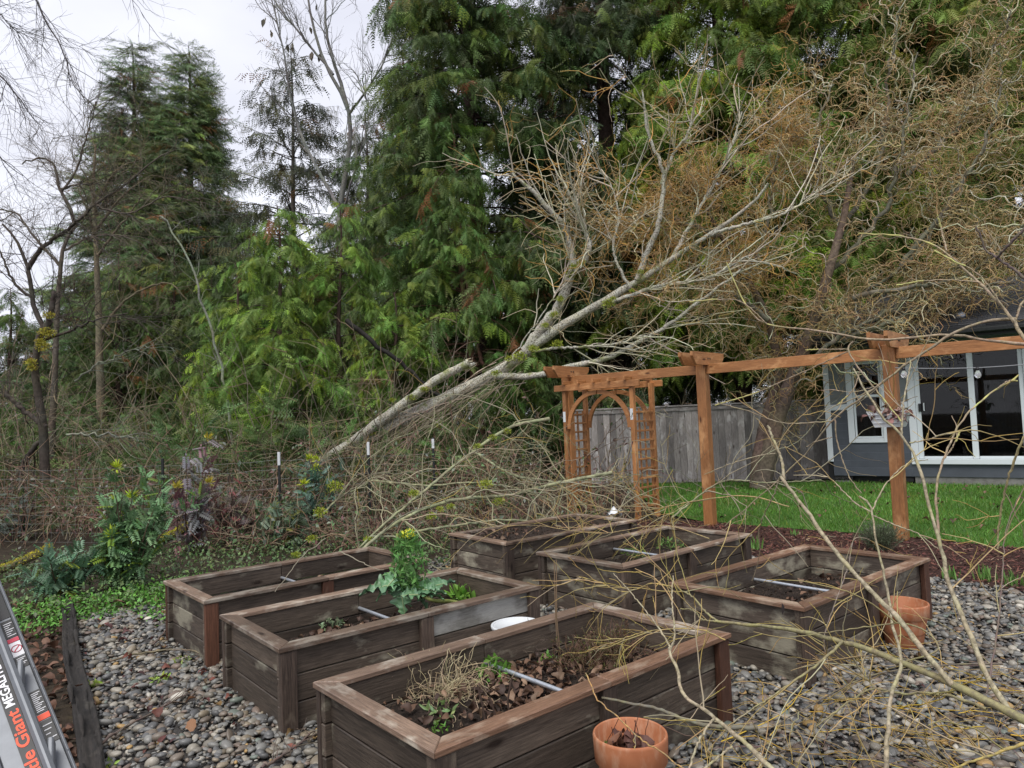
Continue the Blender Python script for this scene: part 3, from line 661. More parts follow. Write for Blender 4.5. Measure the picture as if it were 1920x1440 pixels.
bar('wall_sheathing', 5.7, 5.9, .02, M['room'], hs, (0.03, 2.95, 1.5), (0, 0, math.pi / 2), 0) if False else None
link('interior', grid_mesh('interior', .3, XE, 0, 1, 2, 2, lambda X, Y: X * 0), M['room'], hs, (0, .07, .42)).scale = (1, 2.6, 1)
bar('interior', XE, .02, 3, M['room'], hs, (XE / 2, 2.7, 1.5), bev=0); bar('interior', XE, 2.7, .02, M['room'], hs, (XE / 2, 1.38, 2.96), bev=0); bar('side_wall', 2.7, .04, 2.95, M['side_lo'], hs, (.02, 1.40, 1.6), (0, 0, math.pi / 2), 0)
bar('corner_trim', 2.5, .022, .11, M['trim'], hs, (.055, -.022, 1.70), (0, math.pi / 2, 0))
bar('band_trim', .33, .024, .12, M['trim'], hs, (.275, -.020, 1.588)); bar('band_trim', .345, .024, .12, M['trim'], hs, (1.39, -.020, 1.588)); bar('band_trim', XE - 3.7, .024, .12, M['trim'], hs, ((XE + 3.7) / 2, -.020, 1.588))
wn = empty('window', (0, 0, 0)); wn.parent = hs
for args in (((.44, .56), (.84, 2.62)), ((1.10, 1.215), (.84, 2.62)), ((.562, 1.098), (.84, .93)), ((.562, 1.098), (2.5, 2.62))):
    (x0, x1), (z0, z1) = args; bar('trim_board', x1 - x0, .03, z1 - z0, M['trim'], wn, ((x0 + x1) / 2, -.028, (z0 + z1) / 2))
bar('sash_rail', .535, .03, .05, M['frame'], wn, (.83, .0, 1.80)); 
for x in (.585, 1.075): bar('sash_stile', .036, .03, 1.56, M['frame'], wn, (x, .002, 1.715))
bar('sash_rail', .45, .03, .036, M['frame'], wn, (.83, .001, .951)); bar('sash_rail', .45, .03, .036, M['frame'], wn, (.83, .001, 2.48))
for z0, z1 in ((.97, 1.775), (1.825, 2.46)): bar('pane', .452, .004, z1 - z0, M['glass'], wn, (.83, .012, (z0 + z1) / 2), bev=0)
dr = empty('sliding_door', (0, 0, 0)); dr.parent = hs
for (x0, x1), (z0, z1) in (((1.57, 1.70), (.40, 2.70)), ((3.48, 3.56), (.40, 2.70)), ((1.702, 3.478), (2.58, 2.70))): bar('trim_board', x1 - x0, .03, z1 - z0, M['trim'], dr, ((x0 + x1) / 2, -.028, (z0 + z1) / 2))
bar('sill', 1.86, .09, .10, M['frame'], dr, (2.59, -.035, .455)); bar('track', 1.77, .05, .035, M['frame'], dr, (2.59, .0, 2.562))
for x, wd, y in ((1.745, .085, .0), (2.655, .10, -.012), (3.44, .07, .01)): bar('stile', wd, .035, 2.03, M['frame'], dr, (x, y, 1.525))
for x0, x1 in ((1.79, 2.60), (2.71, 3.40)): bar('rail', x1 - x0, .03, .05, M['frame'], dr, ((x0 + x1) / 2, .004, .532)); bar('pane', x1 - x0, .004, 1.98, M['glass'], dr, ((x0 + x1) / 2, .012, 1.55), bev=0)
bar('handle', .05, .03, .16, M['black'], dr, (1.775, -.035, 1.52)); bar('handle', .018, .04, .16, M['frame'], dr, (1.845, -.035, 1.53))
for k in range(16): bar('blind_slat', .085, .006, 1.9, M['curtain'], dr, (2.72 + k * .055, .14, 1.5), (0, 0, .7), 0)
bar('foundation', 5.9, .2, .20, M['concrete'], hs, (1.60 + 2.95, .115, .06)); bar('foundation', .3, .2, .18, M['concrete'], hs, (.25, .125, .06)); bar('crawl_space_shade', 1.2, .02, .18, M['black'], hs, (1.0, .2, .06), bev=0)  # thin black board stands in for the shade under the house
# roof
m = Mat('asphalt_shingle'); br = m.n('TexBrick'); br.inputs['Scale'].default_value = 1; br.inputs['Brick Width'].default_value = .3; br.inputs['Row Height'].default_value = .14; br.inputs['Mortar Size'].default_value = .006
br.inputs['Color1'].default_value = (.035, .036, .04, 1); br.inputs['Color2'].default_value = (.075, .077, .082, 1); br.inputs['Mortar'].default_value = (.012, .012, .013, 1); m.l(m.vec((1, 1, 1), False), br.inputs['Vector']); nn = m.noise(m.vec((1, 1, 1), False), 90, 3); m.bump(nn, .4, .004)
M['shingle'] = m.done(m.mix(.5, br.outputs['Color'], m.ramp(nn, [(.3, (.4, .4, .4)), (.7, (1.2, 1.2, 1.2))]), 'MULTIPLY'), .75, .35)
SL = math.radians(19)
rf = bar('roof', 9.4, 4.4, .06, M['shingle'], hs, (4.35, -.6 + 2.2 * math.cos(SL), 2.98 + 2.2 * math.sin(SL)), (SL, 0, 0))
for k in range(22):
    yl = -2.19 + k * .16; bar('shingle_course', 9.42, .18, .012, M['shingle'], rf, (0, yl + .085, .040), (-.055, 0, 0), .002)
bar('fascia', 9.4, .03, .17, M['postblack'], hs, (4.35, -.60, 2.885)); bar('gutter', 9.4, .10, .09, M['postblack'], hs, (4.35, -.668, 2.90), (0, 0, 0), .02); bar('soffit', 9.3, .58, .02, M['side_lo'], hs, (4.35, -.30, 2.82))
for x, y in ((.2, -.7), (2.7, 0.2)): link('vent', lathe_mesh('vent', [(.09, 0), (.10, .05), (.06, .1), (.001, .11)], 16), M['metal'], rf, (x - 2.0, y - .8, .03))
# wooden fence
FA, FB = np.array([1.35, 17.1]), np.array([8.2, 15.75]); FD = unit(FB - FA); FL = np.linalg.norm(FB - FA)
wf = empty('wooden_fence', (*FA, 0), math.atan2(FD[1], FD[0]), 'weathered grey board fence behind the orange arbor', 'fence')
k = 0; x = 0
while x < FL:
    h = 1.74 + .012 * math.sin(k * 2.1) + random.uniform(-.008, .008); bar('board', 1.74, .018, .142, M['fencewood'], wf, (x, random.uniform(-.004, .004), h / 2), (0, -math.pi / 2, 0), .002); x += .146; k += 1
bar('cap_rail', FL, .09, .035, M['fencewood'], wf, (FL / 2, 0, 1.775)); bar('rail', FL, .018, .09, M['fencewood'], wf, (FL / 2, -.022, 1.70))
for k in range(4): bar('post', 1.85, .09, .09, M['fencewood'], wf, (.1 + k * 2.2, .06, .92), (0, math.pi / 2, 0))
# landscape timber on the left
ta, tb = np.array([-4.25, 6.72]), np.array([-1.30, 2.29]); td = unit(tb - ta); tl = np.linalg.norm(tb - ta)
tm = empty('landscape_timber', (*((ta + tb) / 2), 0), math.atan2(td[1], td[0]), 'rotten dark timber edging the gravel behind the ladder', 'timber')
n_ = 130; ns = 26; xs = np.linspace(-tl / 2, tl / 2, n_); an = np.arange(ns) * 2 * math.pi / ns
gro = RG.normal(0, .006, ns); ax_ = np.abs(np.cos(an)) ** .35 * np.sign(np.cos(an)) * .042; az_ = np.abs(np.sin(an)) ** .35 * np.sign(np.sin(an)) * .05
Vt = np.zeros((n_, ns, 3)); wv = np.cumsum(RG.normal(0, .003, (n_, ns)), 0); wv -= np.linspace(0, 1, n_)[:, None] * wv[-1]; dsp = 1 + (gro[None] + np.clip(wv, -.012, .010) + RG.normal(0, .0016, (n_, ns))) / .045
Vt[..., 0] = xs[:, None] + RG.normal(0, .004, (n_, ns)); Vt[..., 1] = ax_[None] * dsp + .012 * np.sin(xs * 2.1)[:, None]; Vt[..., 2] = .045 + az_[None] * dsp - .012 * np.abs(np.sin(xs * 1.3 + 1))[:, None]
it = np.arange(n_ * ns).reshape(n_, ns); a0 = it[:-1]; b0 = np.roll(a0, -1, 1); c0_ = it[1:]; d0 = np.roll(c0_, -1, 1)
acc = Acc(); acc.add(Vt.reshape(-1, 3), np.concatenate([np.stack([a0, b0, d0], -1).reshape(-1, 3), np.stack([a0, d0, c0_], -1).reshape(-1, 3)]), (.5, .5, .5)); link('log', acc.mesh('log', False), M['oldtimber'], tm)
for k in range(7):
    acc = Acc(); x = -tl / 2 + (k + .5) * tl / 7 + random.uniform(-.2, .2); P = np.stack([np.linspace(x, x + random.uniform(.3, .6), 6), np.full(6, random.uniform(-.055, .05)), np.array([.09, .108, .112, .11, .105, .08])], 1); tubes(acc, P[None], np.array([[.004, .014, .017, .015, .012, .003]]), 5, (.5, .5, .5)); acc.build('splinter', M['oldtimber'], tm)
# ================================================================== conifers
def conifer(name, label, base, H, R, nb, dens, col, style='cedar', z0=1., prof=None, trunk_r=.2, lean=(0, 0), sscale=(.5, .95), droop=.12, dead=.02, bark=(.07, .045, .035), cat='tree', group='conifers behind the garden', ztop_dense=99):
    e = empty(name, (base[0], base[1], 0), 0, label, cat, group)
    acc = Acc(); s = np.linspace(0, 1, 16); P = np.stack([lean[0] * s * H + .06 * np.sin(s * 9), lean[1] * s * H, s * H], 1); tr = trunk_r * (1 - s) ** .85 + .012
    tubes(acc, P[None], tr[None], 8, np.array(bark)); acc.build('trunk', M['bark'], e)
    # limbs
    h = z0 + (H - z0) * RG.random(nb) ** .9; t = (h - z0) / (H - z0)
    if prof is None: prof = lambda t: np.clip((1 - t) ** .8, 0.03, 1) * np.clip(.55 + t * 3, 0, 1)
    Ln = R * prof(t) * RG.uniform(.62, 1.12, nb); az = RG.uniform(0, 6.28, nb); el = RG.uniform(-.15, .35, nb) + .35 * t
    D = np.stack([np.cos(az) * np.cos(el), np.sin(az) * np.cos(el), np.sin(el)], 1); S = np.stack([np.interp(h, P[:, 2], P[:, 0]), np.interp(h, P[:, 2], P[:, 1]), h], 1)
    seg = 7; B = grow(S, D, Ln, seg, .06, -droop)
    rad = (.006 + .011 * Ln)[:, None] * np.linspace(1, .18, seg + 1)[None]; acc = Acc(); tubes(acc, B, rad, 3, np.array(bark) * .8); acc.build('limbs', M['bark'], e)
    # bough tips along the limbs
    cnt = np.maximum((Ln * dens * RG.uniform(.7, 1.3, nb)).astype(int), 1); cnt = np.where(h > ztop_dense, cnt // 3 + 1, cnt); i = np.repeat(np.arange(nb), cnt); n = len(i); u = RG.uniform(.15, 1., n) ** .75 * seg; k = np.minimum(u.astype(int), seg - 1); fr = (u - k)[:, None]
    p = B[i, k] * (1 - fr) + B[i, k + 1] * fr; tg = unit(B[i, k + 1] - B[i, k]); side = unit(np.cross(tg, np.array([0, 0, 1.]))) * RG.choice([-1, 1], n)[:, None]
    X = unit(tg * RG.uniform(.3, 1.1, (n, 1)) + side * RG.uniform(.0, 1.1, (n, 1)) + np.array([0, 0, -1.]) * RG.uniform(-.05, {'cedar': .8, 'spruce': .5, 'fir': .35}[style], (n, 1)) + RG.normal(0, .15, (n, 3)))
    Zn = unit(np.array([[0, 0, 1.]]) + RG.normal(0, .3, (n, 3))); p = p + side * RG.uniform(0, .2, (n, 1)) * Ln[i][:, None] * .4
    sc = RG.uniform(sscale[0] * .75, sscale[1] * 1.12, n); c = jcol(col, n, .42, .15) * RG.uniform(.65, 1.35, nb)[i][:, None]; db = RG.random(nb) < .02; c[db[i]] = jcol((.11, .085, .05), db[i].sum(), .4)
    yel = RG.random(n) < .2; c[yel] *= np.array([1.5, 1.3, .8]); d = RG.random(n) < dead; c[d] = jcol((.16, .085, .035), d.sum())
    scatter('crown', p, X, Zn, sc, c * 1.25 * np.array([1.2, 1.04, .92]), {'cedar': TM_CEDAR, 'spruce': TM_HANG, 'fir': TM_FIR}[style], e)
    return e
def bp(px, Y): p = at(px, 788 - (px - 960) * .041, Y); return (p[0], Y)
DK = (.050, .086, .040); MD = (.068, .122, .042); BR = (.125, .235, .058); BL = (.034, .062, .042)
CYL = lambda t: np.clip((1 - t) ** .55, .05, 1) * np.clip(.6 + t * 3, 0, 1)
S2 = (.7, 1.3)
conifer('cedar_tree', 'tall dark cedar with black limbs left of the picture centre, sky showing through', bp(915, 21), 22, 4.7, 230, 7.2, MD, z0=3.5, trunk_r=.3, lean=(-.012, 0), ztop_dense=16, sscale=S2, prof=CYL)
conifer('cedar_tree', 'tall dark hemlock behind the middle of the fallen tree', bp(1165, 23), 23, 4.8, 250, 7.5, DK, z0=2, trunk_r=.42, ztop_dense=17, sscale=S2, prof=CYL)
conifer('cedar_tree', 'bright green cedar rising above the orange willow twigs', bp(1390, 20.5), 22, 4.5, 240, 7.5, (.115, .205, .042), z0=3, trunk_r=.32, ztop_dense=15.5, sscale=S2, prof=CYL)
conifer('cedar_tree', 'dense green cedar behind the curly willow, above the house roof', bp(1650, 20), 22, 4.6, 250, 7.5, (.105, .18, .042), z0=2, trunk_r=.32, ztop_dense=15, sscale=S2, prof=CYL)
conifer('cedar_tree', 'green cedar at the upper right corner of the picture', bp(1915, 21), 22, 4.6, 220, 7.5, (.12, .205, .045), z0=3, trunk_r=.3, ztop_dense=15.5, sscale=S2, prof=CYL)
conifer('cedar_tree', 'dark cedar filling the gap behind the arbor and fence', bp(1270, 25), 16, 4.6, 150, 4.5, DK, z0=.6, trunk_r=.3, sscale=(.8, 1.4))
conifer('cedar_tree', 'dark cedar behind the crook of the fallen tree limbs', bp(1035, 27), 15, 4.4, 140, 4.5, DK, z0=.6, trunk_r=.3, sscale=(.8, 1.4))
conifer('cedar_tree', 'olive green cedar between the curly willow and the upper right corner', bp(1780, 18.5), 20, 3.4, 170, 7.5, (.125, .19, .045), z0=3.2, trunk_r=.22, ztop_dense=14, sscale=S2, prof=CYL)
conifer('cedar_tree', 'dark cedar deep behind the curly willow', bp(1530, 25), 22, 4.6, 150, 4.5, DK, z0=.6, trunk_r=.3, sscale=(.8, 1.4), prof=CYL, ztop_dense=17)
conifer('cedar_tree', 'green cedar with reddish bare trunk beside the broken limb', bp(900, 18.5), 9.8, 2.7, 150, 7.5, (.075, .15, .042), z0=1.8, trunk_r=.13, lean=(-.05, 0), bark=(.13, .07, .045), sscale=(.5, .95))
conifer('cedar_tree', 'slender cedar between the sparse hemlock and the tall dark cedar', bp(800, 25), 15.5, 3.0, 130, 6, MD, z0=2, trunk_r=.2, lean=(-.03, 0), style='cedar', sscale=(.6, 1.1))
conifer('fir_tree', 'dark fir with pointed top, left of the pair on the skyline', bp(258, 36), 22.0, 6.2, 520, 7.5, (.078, .135, .065), z0=1, trunk_r=.35, droop=.04, style='fir', sscale=(.7, 1.4), prof=lambda t: np.clip((1 - t) ** 1.05, .02, 1))
conifer('fir_tree', 'dark fir with rounded top, right of the pair on the skyline', bp(366, 35), 21.2, 5.6, 520, 7.5, (.085, .145, .065), z0=1, trunk_r=.35, droop=.04, style='fir', sscale=(.7, 1.4), prof=lambda t: np.clip((1 - t) ** .95, .03, 1))
conifer('fir_tree', 'thin pale spire of a far fir between the skyline pair', bp(306, 44), 23.6, 1.6, 80, 3, (.06, .085, .07), z0=8, trunk_r=.2, droop=.0, style='fir', sscale=(.4, .8))
conifer('spruce_tree', 'sparse spruce with drooping limbs against the white sky', bp(562, 31), 18.8, 6.0, 150, 4.2, (.05, .066, .046), 'spruce', z0=2.5, trunk_r=.2, droop=.06, sscale=(.6, 1.25), prof=lambda t: np.clip((1 - t) ** .8 * 1.1, .05, 1), bark=(.075, .065, .055))
conifer('hemlock_tree', 'thin hemlock with bare lower trunk right of the sparse spruce', bp(702, 30), 15.2, 4.2, 130, 5, (.055, .09, .048), z0=3.5, trunk_r=.17, droop=.06, sscale=(.6, 1.1), bark=(.075, .062, .052))
for px, Y, H, R, lab in ((540, 16.5, 6.9, 2.1, 'bright green young cedar left of the broken trunk, in the middle'), (640, 18, 7.4, 1.9, 'bright green young cedar just right of the largest young one'), (452, 17.5, 5.8, 1.7, 'small green cedar above the purple leaved shrub'), (745, 17, 4.8, 1.7, 'low green cedar sapling behind the leaning fallen trunk')):
    conifer('young_cedar', lab, bp(px, Y), H, R, 90, 10, BR, z0=.4, trunk_r=.09, sscale=(.4, .85), droop=.17, lean=(RG.normal(0, .03), 0), group='young cedars in the middle', prof=lambda t: np.clip((1 - t) ** .6, .12, 1))
for px, Y, H, R, lab in ((470, 30, 11, 3.4, 'dark fir standing left behind the sparse spruce'), (20, 34, 9, 3.6, 'dark conifer at the left picture edge behind the thicket'), (225, 29, 9, 3.2, 'green conifer below the left skyline fir'), (330, 31, 10, 3.2, 'green conifer below the right skyline fir'), (560, 26, 8.8, 3., 'green conifer at the foot of the sparse spruce'), (735, 28, 9.5, 3.2, 'green conifer behind the low cedar sapling'), (830, 29, 11, 3.2, 'dark conifer behind the broken limb'), (640, 27, 9, 3, 'dark conifer low behind the bare cottonwood'), (140, 33, 9.5, 3.4, 'dark conifer behind the bare brown tree at the left'), (400, 26, 8.2, 2.9, 'dark green conifer under the skyline firs')):
    conifer('fir_tree', lab, bp(px, Y), H, R, 120, 4.8, MD, z0=.4, trunk_r=.16, sscale=(.7, 1.3), group='low conifers in the wood')

# far wood as one mass
acc = Acc(); n = 2600; a = RG.uniform(-1.05, 1.0, n); d = RG.uniform(42, 60, n); x = np.sin(a) * d; y = np.cos(a) * d; top = 5.5 + 2.2 * np.sin(x * .45) + 1.5 * np.sin(x * 1.3 + 1)
p = np.stack([x, y, RG.random(n) ** .8 * top], 1); X = rand_dir(n, -.7); tag(scatter('far_wood', p, X, rand_dir(n, 1), RG.uniform(1.4, 2.6, n), jcol((.05, .075, .042), n, .5), TM_FIR), 'dark far edge of the wood low behind all the trees', 'wood', kind='stuff')

# ================================================================== bare trees
def bare_tree(name, label, paths, levels, col, origin, group=None, cat='tree', leaves=None, tipcol=None, bark_mat='twig', curl=0., curlf=2.):
    """paths: traced trunk and limbs [(points, r0, r1)]; levels: (count, (len), grav, radius, spread) of ever finer twigs"""
    e = empty(name, (origin[0], origin[1], 0), 0, label, cat, group); og = np.array([origin[0], origin[1], 0.])
    allp = []
    for k, (pp, r0, r1) in enumerate(paths):
        q = smooth_path(pp, 22, .012 if k else (.022 if cat == 'dead tree' else .006)); allp.append(q); acc = Acc(); c = jcol(col, 22, .2)
        tubes(acc, q[None], np.linspace(r0, r1, 22)[None], 8 if r0 > .03 else 5, c[None]); acc.build('trunk' if k == 0 else 'limb', M['bark'], e, origin=og)
    cur = np.array(allp); acc = Acc()
    for li, (cnt, ln, grav, r_, spread) in enumerate(levels):
        S, T, _, tt = sample_on(cur, cnt, .18 if li == 0 else .1, 1.); n = len(S)
        D = unit(T * 1. + rand_dir(n) * spread); seg = (7, 5, 4)[min(li, 2)]
        P = grow(S, D, RG.uniform(*ln, n), seg, .16, grav, curl, curlf); R = np.linspace(1, .35, seg + 1)[None] * RG.uniform(.7, 1.2, n)[:, None] * r_
        c = jcol(tipcol if (tipcol is not None and li == len(levels) - 1) else col, n, .35, .1); tubes(acc, P, R, 3 if r_ < .012 else 5, c); cur = P
    acc.build('twigs', M['twig'], e, origin=og)
    return e
GB = (.085, .068, .052); PG = (.21, .205, .18); DB = (.06, .05, .04)
# cottonwood on the skyline
Yc = 27
bare_tree('cottonwood_tree', 'bare pale cottonwood with tall upright limbs against the sky', [
    (pts([(676, 800, Yc), (672, 640, Yc), (650, 500, Yc), (636, 410, Yc), (655, 280, Yc), (652, 200, Yc), (612, 125, Yc), (585, 40, Yc), (570, -60, Yc)]), .17, .03),
    (pts([(652, 205, Yc), (640, 160, Yc), (612, 60, Yc), (612, -60, Yc)]), .08, .03), (pts([(654, 215, Yc), (700, 150, Yc - 1), (735, 80, Yc - 1), (740, 30, Yc - 1)]), .05, .015),
    (pts([(640, 400, Yc), (560, 240, Yc + 1), (530, 90, Yc + 1), (505, -20, Yc + 1)]), .07, .02), (pts([(636, 420, Yc), (665, 320, Yc - 1), (690, 230, Yc - 1), (680, 150, Yc - 1)]), .05, .015), (pts([(625, 140, Yc), (560, 60, Yc), (515, 0, Yc), (500, -60, Yc)]), .05, .02)],
    [(90, (1., 2.6), .02, .022, .7), (420, (.5, 1.3), -.02, .010, .8), (900, (.2, .6), -.03, .006, .9)], (.17, .165, .15), at(676, 800, Yc)[:2])
acc = Acc(); n = 16; S = np.array([at(px, py, Yc) for px, py in ((497, 32), (508, 55), (537, 65), (540, 82), (550, 88), (581, 50), (584, 98), (595, 8), (600, 100), (548, 80), (570, 70), (508, 58), (495, 35), (537, 70), (546, 86), (585, 96))]); place(acc, *LEAF, S, np.array([[0, 0, -1.]]) + rand_dir(n) * .25, rand_dir(n), RG.uniform(.25, .42, n), jcol((.09, .075, .05), n)); 
tag(acc.build('seed_pod_cluster', M['deadleaf']), 'dark dry seed pods dangling from the bare cottonwood', 'seed pods', kind='stuff')
# leaning dark tree at the left
Yd = 12.5
bare_tree('bare_tree', 'dark mossy bare tree at the left edge behind the wire fence', [
    (pts([(85, 900, Yd), (80, 800, Yd), (66, 700, Yd), (72, 640, Yd), (80, 610, Yd), (62, 575, Yd), (52, 505, Yd), (30, 450, Yd), (5, 420, Yd)]), .085, .018),
    (pts([(72, 640, Yd), (92, 600, Yd), (100, 560, Yd), (102, 545, Yd)]), .065, .04), (pts([(52, 505, Yd), (80, 465, Yd), (120, 435, Yd), (170, 395, Yd - .5)]), .045, .015), (pts([(85, 800, Yd), (40, 765, Yd), (10, 735, Yd)]), .05, .03), (pts([(80, 820, Yd), (50, 860, Yd), (30, 900, Yd)]), .04, .05),
    (pts([(78, 640, Yd), (130, 620, Yd), (180, 600, Yd - .5), (240, 585, Yd - .5)]), .03, .01), (pts([(60, 560, Yd), (20, 520, Yd), (-10, 440, Yd)]), .03, .01)],
    [(90, (.5, 1.5), .0, .009, .9), (520, (.3, .9), -.02, .005, 1.), (1000, (.15, .5), -.03, .0032, 1.)], DB, at(85, 900, Yd)[:2], tipcol=(.15, .115, .08), group='bare trees at the left')
Ye = 17
bare_tree('bare_tree', 'leaning bare tree with dark crooked limb above the left thicket', [
    (pts([(96, 860, Ye), (105, 640, Ye), (112, 520, Ye), (118, 465, Ye), (145, 415, Ye), (175, 385, Ye), (230, 350, Ye), (290, 300, Ye), (330, 280, Ye)]), .085, .012),
    (pts([(140, 420, Ye), (128, 380, Ye), (112, 355, Ye), (103, 315, Ye), (85, 297, Ye), (40, 305, Ye)]), .05, .015), (pts([(115, 360, Ye), (140, 325, Ye), (170, 230, Ye), (180, 190, Ye)]), .03, .01), (pts([(112, 355, Ye), (155, 345, Ye), (200, 345, Ye)]), .03, .01),
    (pts([(115, 500, Ye), (70, 450, Ye), (30, 400, Ye), (-20, 390, Ye)]), .04, .012), (pts([(175, 385, Ye), (240, 400, Ye), (310, 370, Ye), (360, 385, Ye)]), .03, .01), (pts([(118, 470, Ye), (190, 440, Ye), (250, 450, Ye), (300, 490, Ye)]), .03, .01)],
    [(80, (.7, 1.7), .0, .011, .9), (480, (.4, 1.1), -.02, .006, 1.), (1300, (.2, .6), -.03, .0036, 1.1)], (.10, .085, .066), at(96, 860, Ye)[:2], tipcol=(.16, .13, .085), group='bare trees at the left')
# brown twiggy crown in front of the firs
Yg = 22
bare_tree('bare_tree', 'brown twiggy bare tree crown in front of the skyline firs', [
    (pts([(190, 830, Yg), (185, 600, Yg), (180, 460, Yg), (175, 350, Yg), (180, 270, Yg)]), .14, .03)] + [(pts([(182, 480 - 25 * k, Yg), (182 + s * 45, 420 - 25 * k, Yg - .6), (182 + s * (90 + 5 * k), 360 - 16 * k, Yg - .8)]), .05, .012) for k, s in ((0, 1), (1, -.4), (2, 1), (3, -.3), (4, .8))] + [(pts([(190, 620, Yg), (240, 560, Yg), (310, 530, Yg), (350, 560, Yg)]), .05, .012)],
    [(60, (.8, 1.7), .03, .010, .8), (340, (.4, 1.), .01, .005, .9), (900, (.25, .6), -.01, .0035, 1.)], (.15, .125, .08), at(190, 830, Yg)[:2], tipcol=(.24, .20, .115), group='bare trees at the left')
# tree out of frame whose twigs hang into the upper left
Yo = 8.5
bare_tree('overhanging_tree', 'bare twigs hanging into the upper left corner from a tree outside', [
    (pts([(-420, 900, Yo), (-400, 500, Yo), (-330, 150, Yo), (-230, -80, Yo), (-120, -200, Yo)]), .16, .05),
    (pts([(-230, -80, Yo), (-80, -120, Yo), (40, -40, Yo), (85, 40, Yo), (125, 110, Yo), (130, 165, Yo)]), .03, .004), (pts([(-300, 60, Yo), (-120, 80, Yo), (0, 145, Yo), (50, 205, Yo), (75, 235, Yo)]), .03, .004), (pts([(-350, 220, Yo), (-180, 200, Yo), (-40, 250, Yo), (10, 305, Yo), (40, 330, Yo)]), .025, .004),
    (pts([(-120, -200, Yo), (60, -180, Yo), (200, -80, Yo), (245, -10, Yo), (270, 35, Yo)]), .02, .002), (pts([(-230, -80, Yo), (-100, 0, Yo), (0, 30, Yo), (60, 90, Yo)]), .02, .003)],
    [(80, (.4, 1.1), -.06, .005, .6), (330, (.25, .6), -.08, .003, .7), (700, (.1, .35), -.08, .0018, .9)], (.085, .08, .078), at(-420, 900, Yo)[:2])
# lichen covered thin stems in the thicket
for P_, r_, lab in (([(440, 850, 15.5), (425, 740, 15.5), (405, 650, 15.5), (385, 580, 15.5), (360, 500, 15.5), (330, 445, 15.5), (300, 400, 15.5)], .038, 'pale lichen covered dead stem leaning left among the young cedars'), ([(140, 715, 13), (190, 680, 13), (250, 655, 13), (280, 650, 13)], .02, 'pale arching dead stem in the left thicket'), ([(125, 815, 12.5), (210, 815, 12.5), (270, 828, 12.5)], .022, 'pale dead stem lying level behind the wire fence'),
                     ([(860, 465, 18.3), (875, 530, 18.2), (892, 640, 18), (915, 700, 17.8), (930, 780, 17.5)], .075, 'reddish bare dead trunk leaning behind the broken limb'), ([(650, 600, 15), (690, 635, 15), (740, 672, 15), (800, 722, 15), (850, 765, 14.9), (905, 815, 14.8)], .055, 'black dead log leaning through the trees in the middle')):
    q = pts(P_); red = 'reddish' in lab; blk = 'black' in lab
    bare_tree('dead_tree' if r_ > .04 else 'bare_sapling', lab, [(q, r_, r_ * .45)], [(16 if not blk else 4, (.3, .9), .0, .008, .9), (50 if not blk else 10, (.15, .4), 0, .004, 1.)], (.13, .068, .045) if red else ((.02, .018, .015) if blk else (.20, .21, .16)), (q[-1] if not red else q[-1])[:2], cat='dead tree')

# ================================================================== curly willow standing by the fence
wb = gp(1425, 918); YW = wb[1]
wl_paths = [(pts([(1425, 918, YW), (1440, 860, YW), (1462, 770, YW - .1), (1490, 700, YW - .2), (1520, 620, YW - .4), (1550, 520, YW - .6), (1580, 420, YW - .6), (1600, 300, YW - .6)]), .19, .04),
            (pts([(1418, 915, YW + .1), (1425, 840, YW + .1), (1450, 740, YW + .2), (1462, 690, YW + .2), (1440, 600, YW), (1400, 520, YW - .3), (1350, 440, YW - .6), (1300, 350, YW - .8)]), .14, .03)]
for pp in ([(1520, 620), (1600, 560), (1690, 500), (1760, 420), (1800, 330)], [(1550, 520), (1640, 420), (1680, 320), (1700, 200), (1720, 100)], [(1580, 420), (1640, 330), (1660, 220), (1670, 120), (1690, 20)], [(1490, 700), (1560, 640), (1640, 600), (1720, 580), (1800, 560)], [(1440, 600), (1380, 560), (1300, 540), (1230, 540)],
           [(1400, 520), (1440, 420), (1450, 330), (1480, 230)], [(1350, 440), (1280, 420), (1220, 400), (1150, 420)], [(1600, 560), (1700, 540), (1800, 520), (1900, 450), (1950, 380)], [(1690, 500), (1780, 380), (1850, 260), (1880, 150)], [(1580, 430), (1530, 330), (1540, 220), (1560, 160)], [(1700, 330), (1800, 230), (1860, 100), (1900, 20)], [(1560, 640), (1650, 610), (1740, 570), (1840, 540), (1930, 520)], [(1640, 600), (1720, 545), (1800, 500), (1900, 500)], [(1520, 620), (1600, 640), (1680, 620), (1760, 590)]):
    yy = YW - .5 + RG.uniform(-1.2, .8, len(pp)).cumsum() * .35; wl_paths.append((np.array([at(a, b, y_) for (a, b), y_ in zip(pp, yy)]), .055, .014))
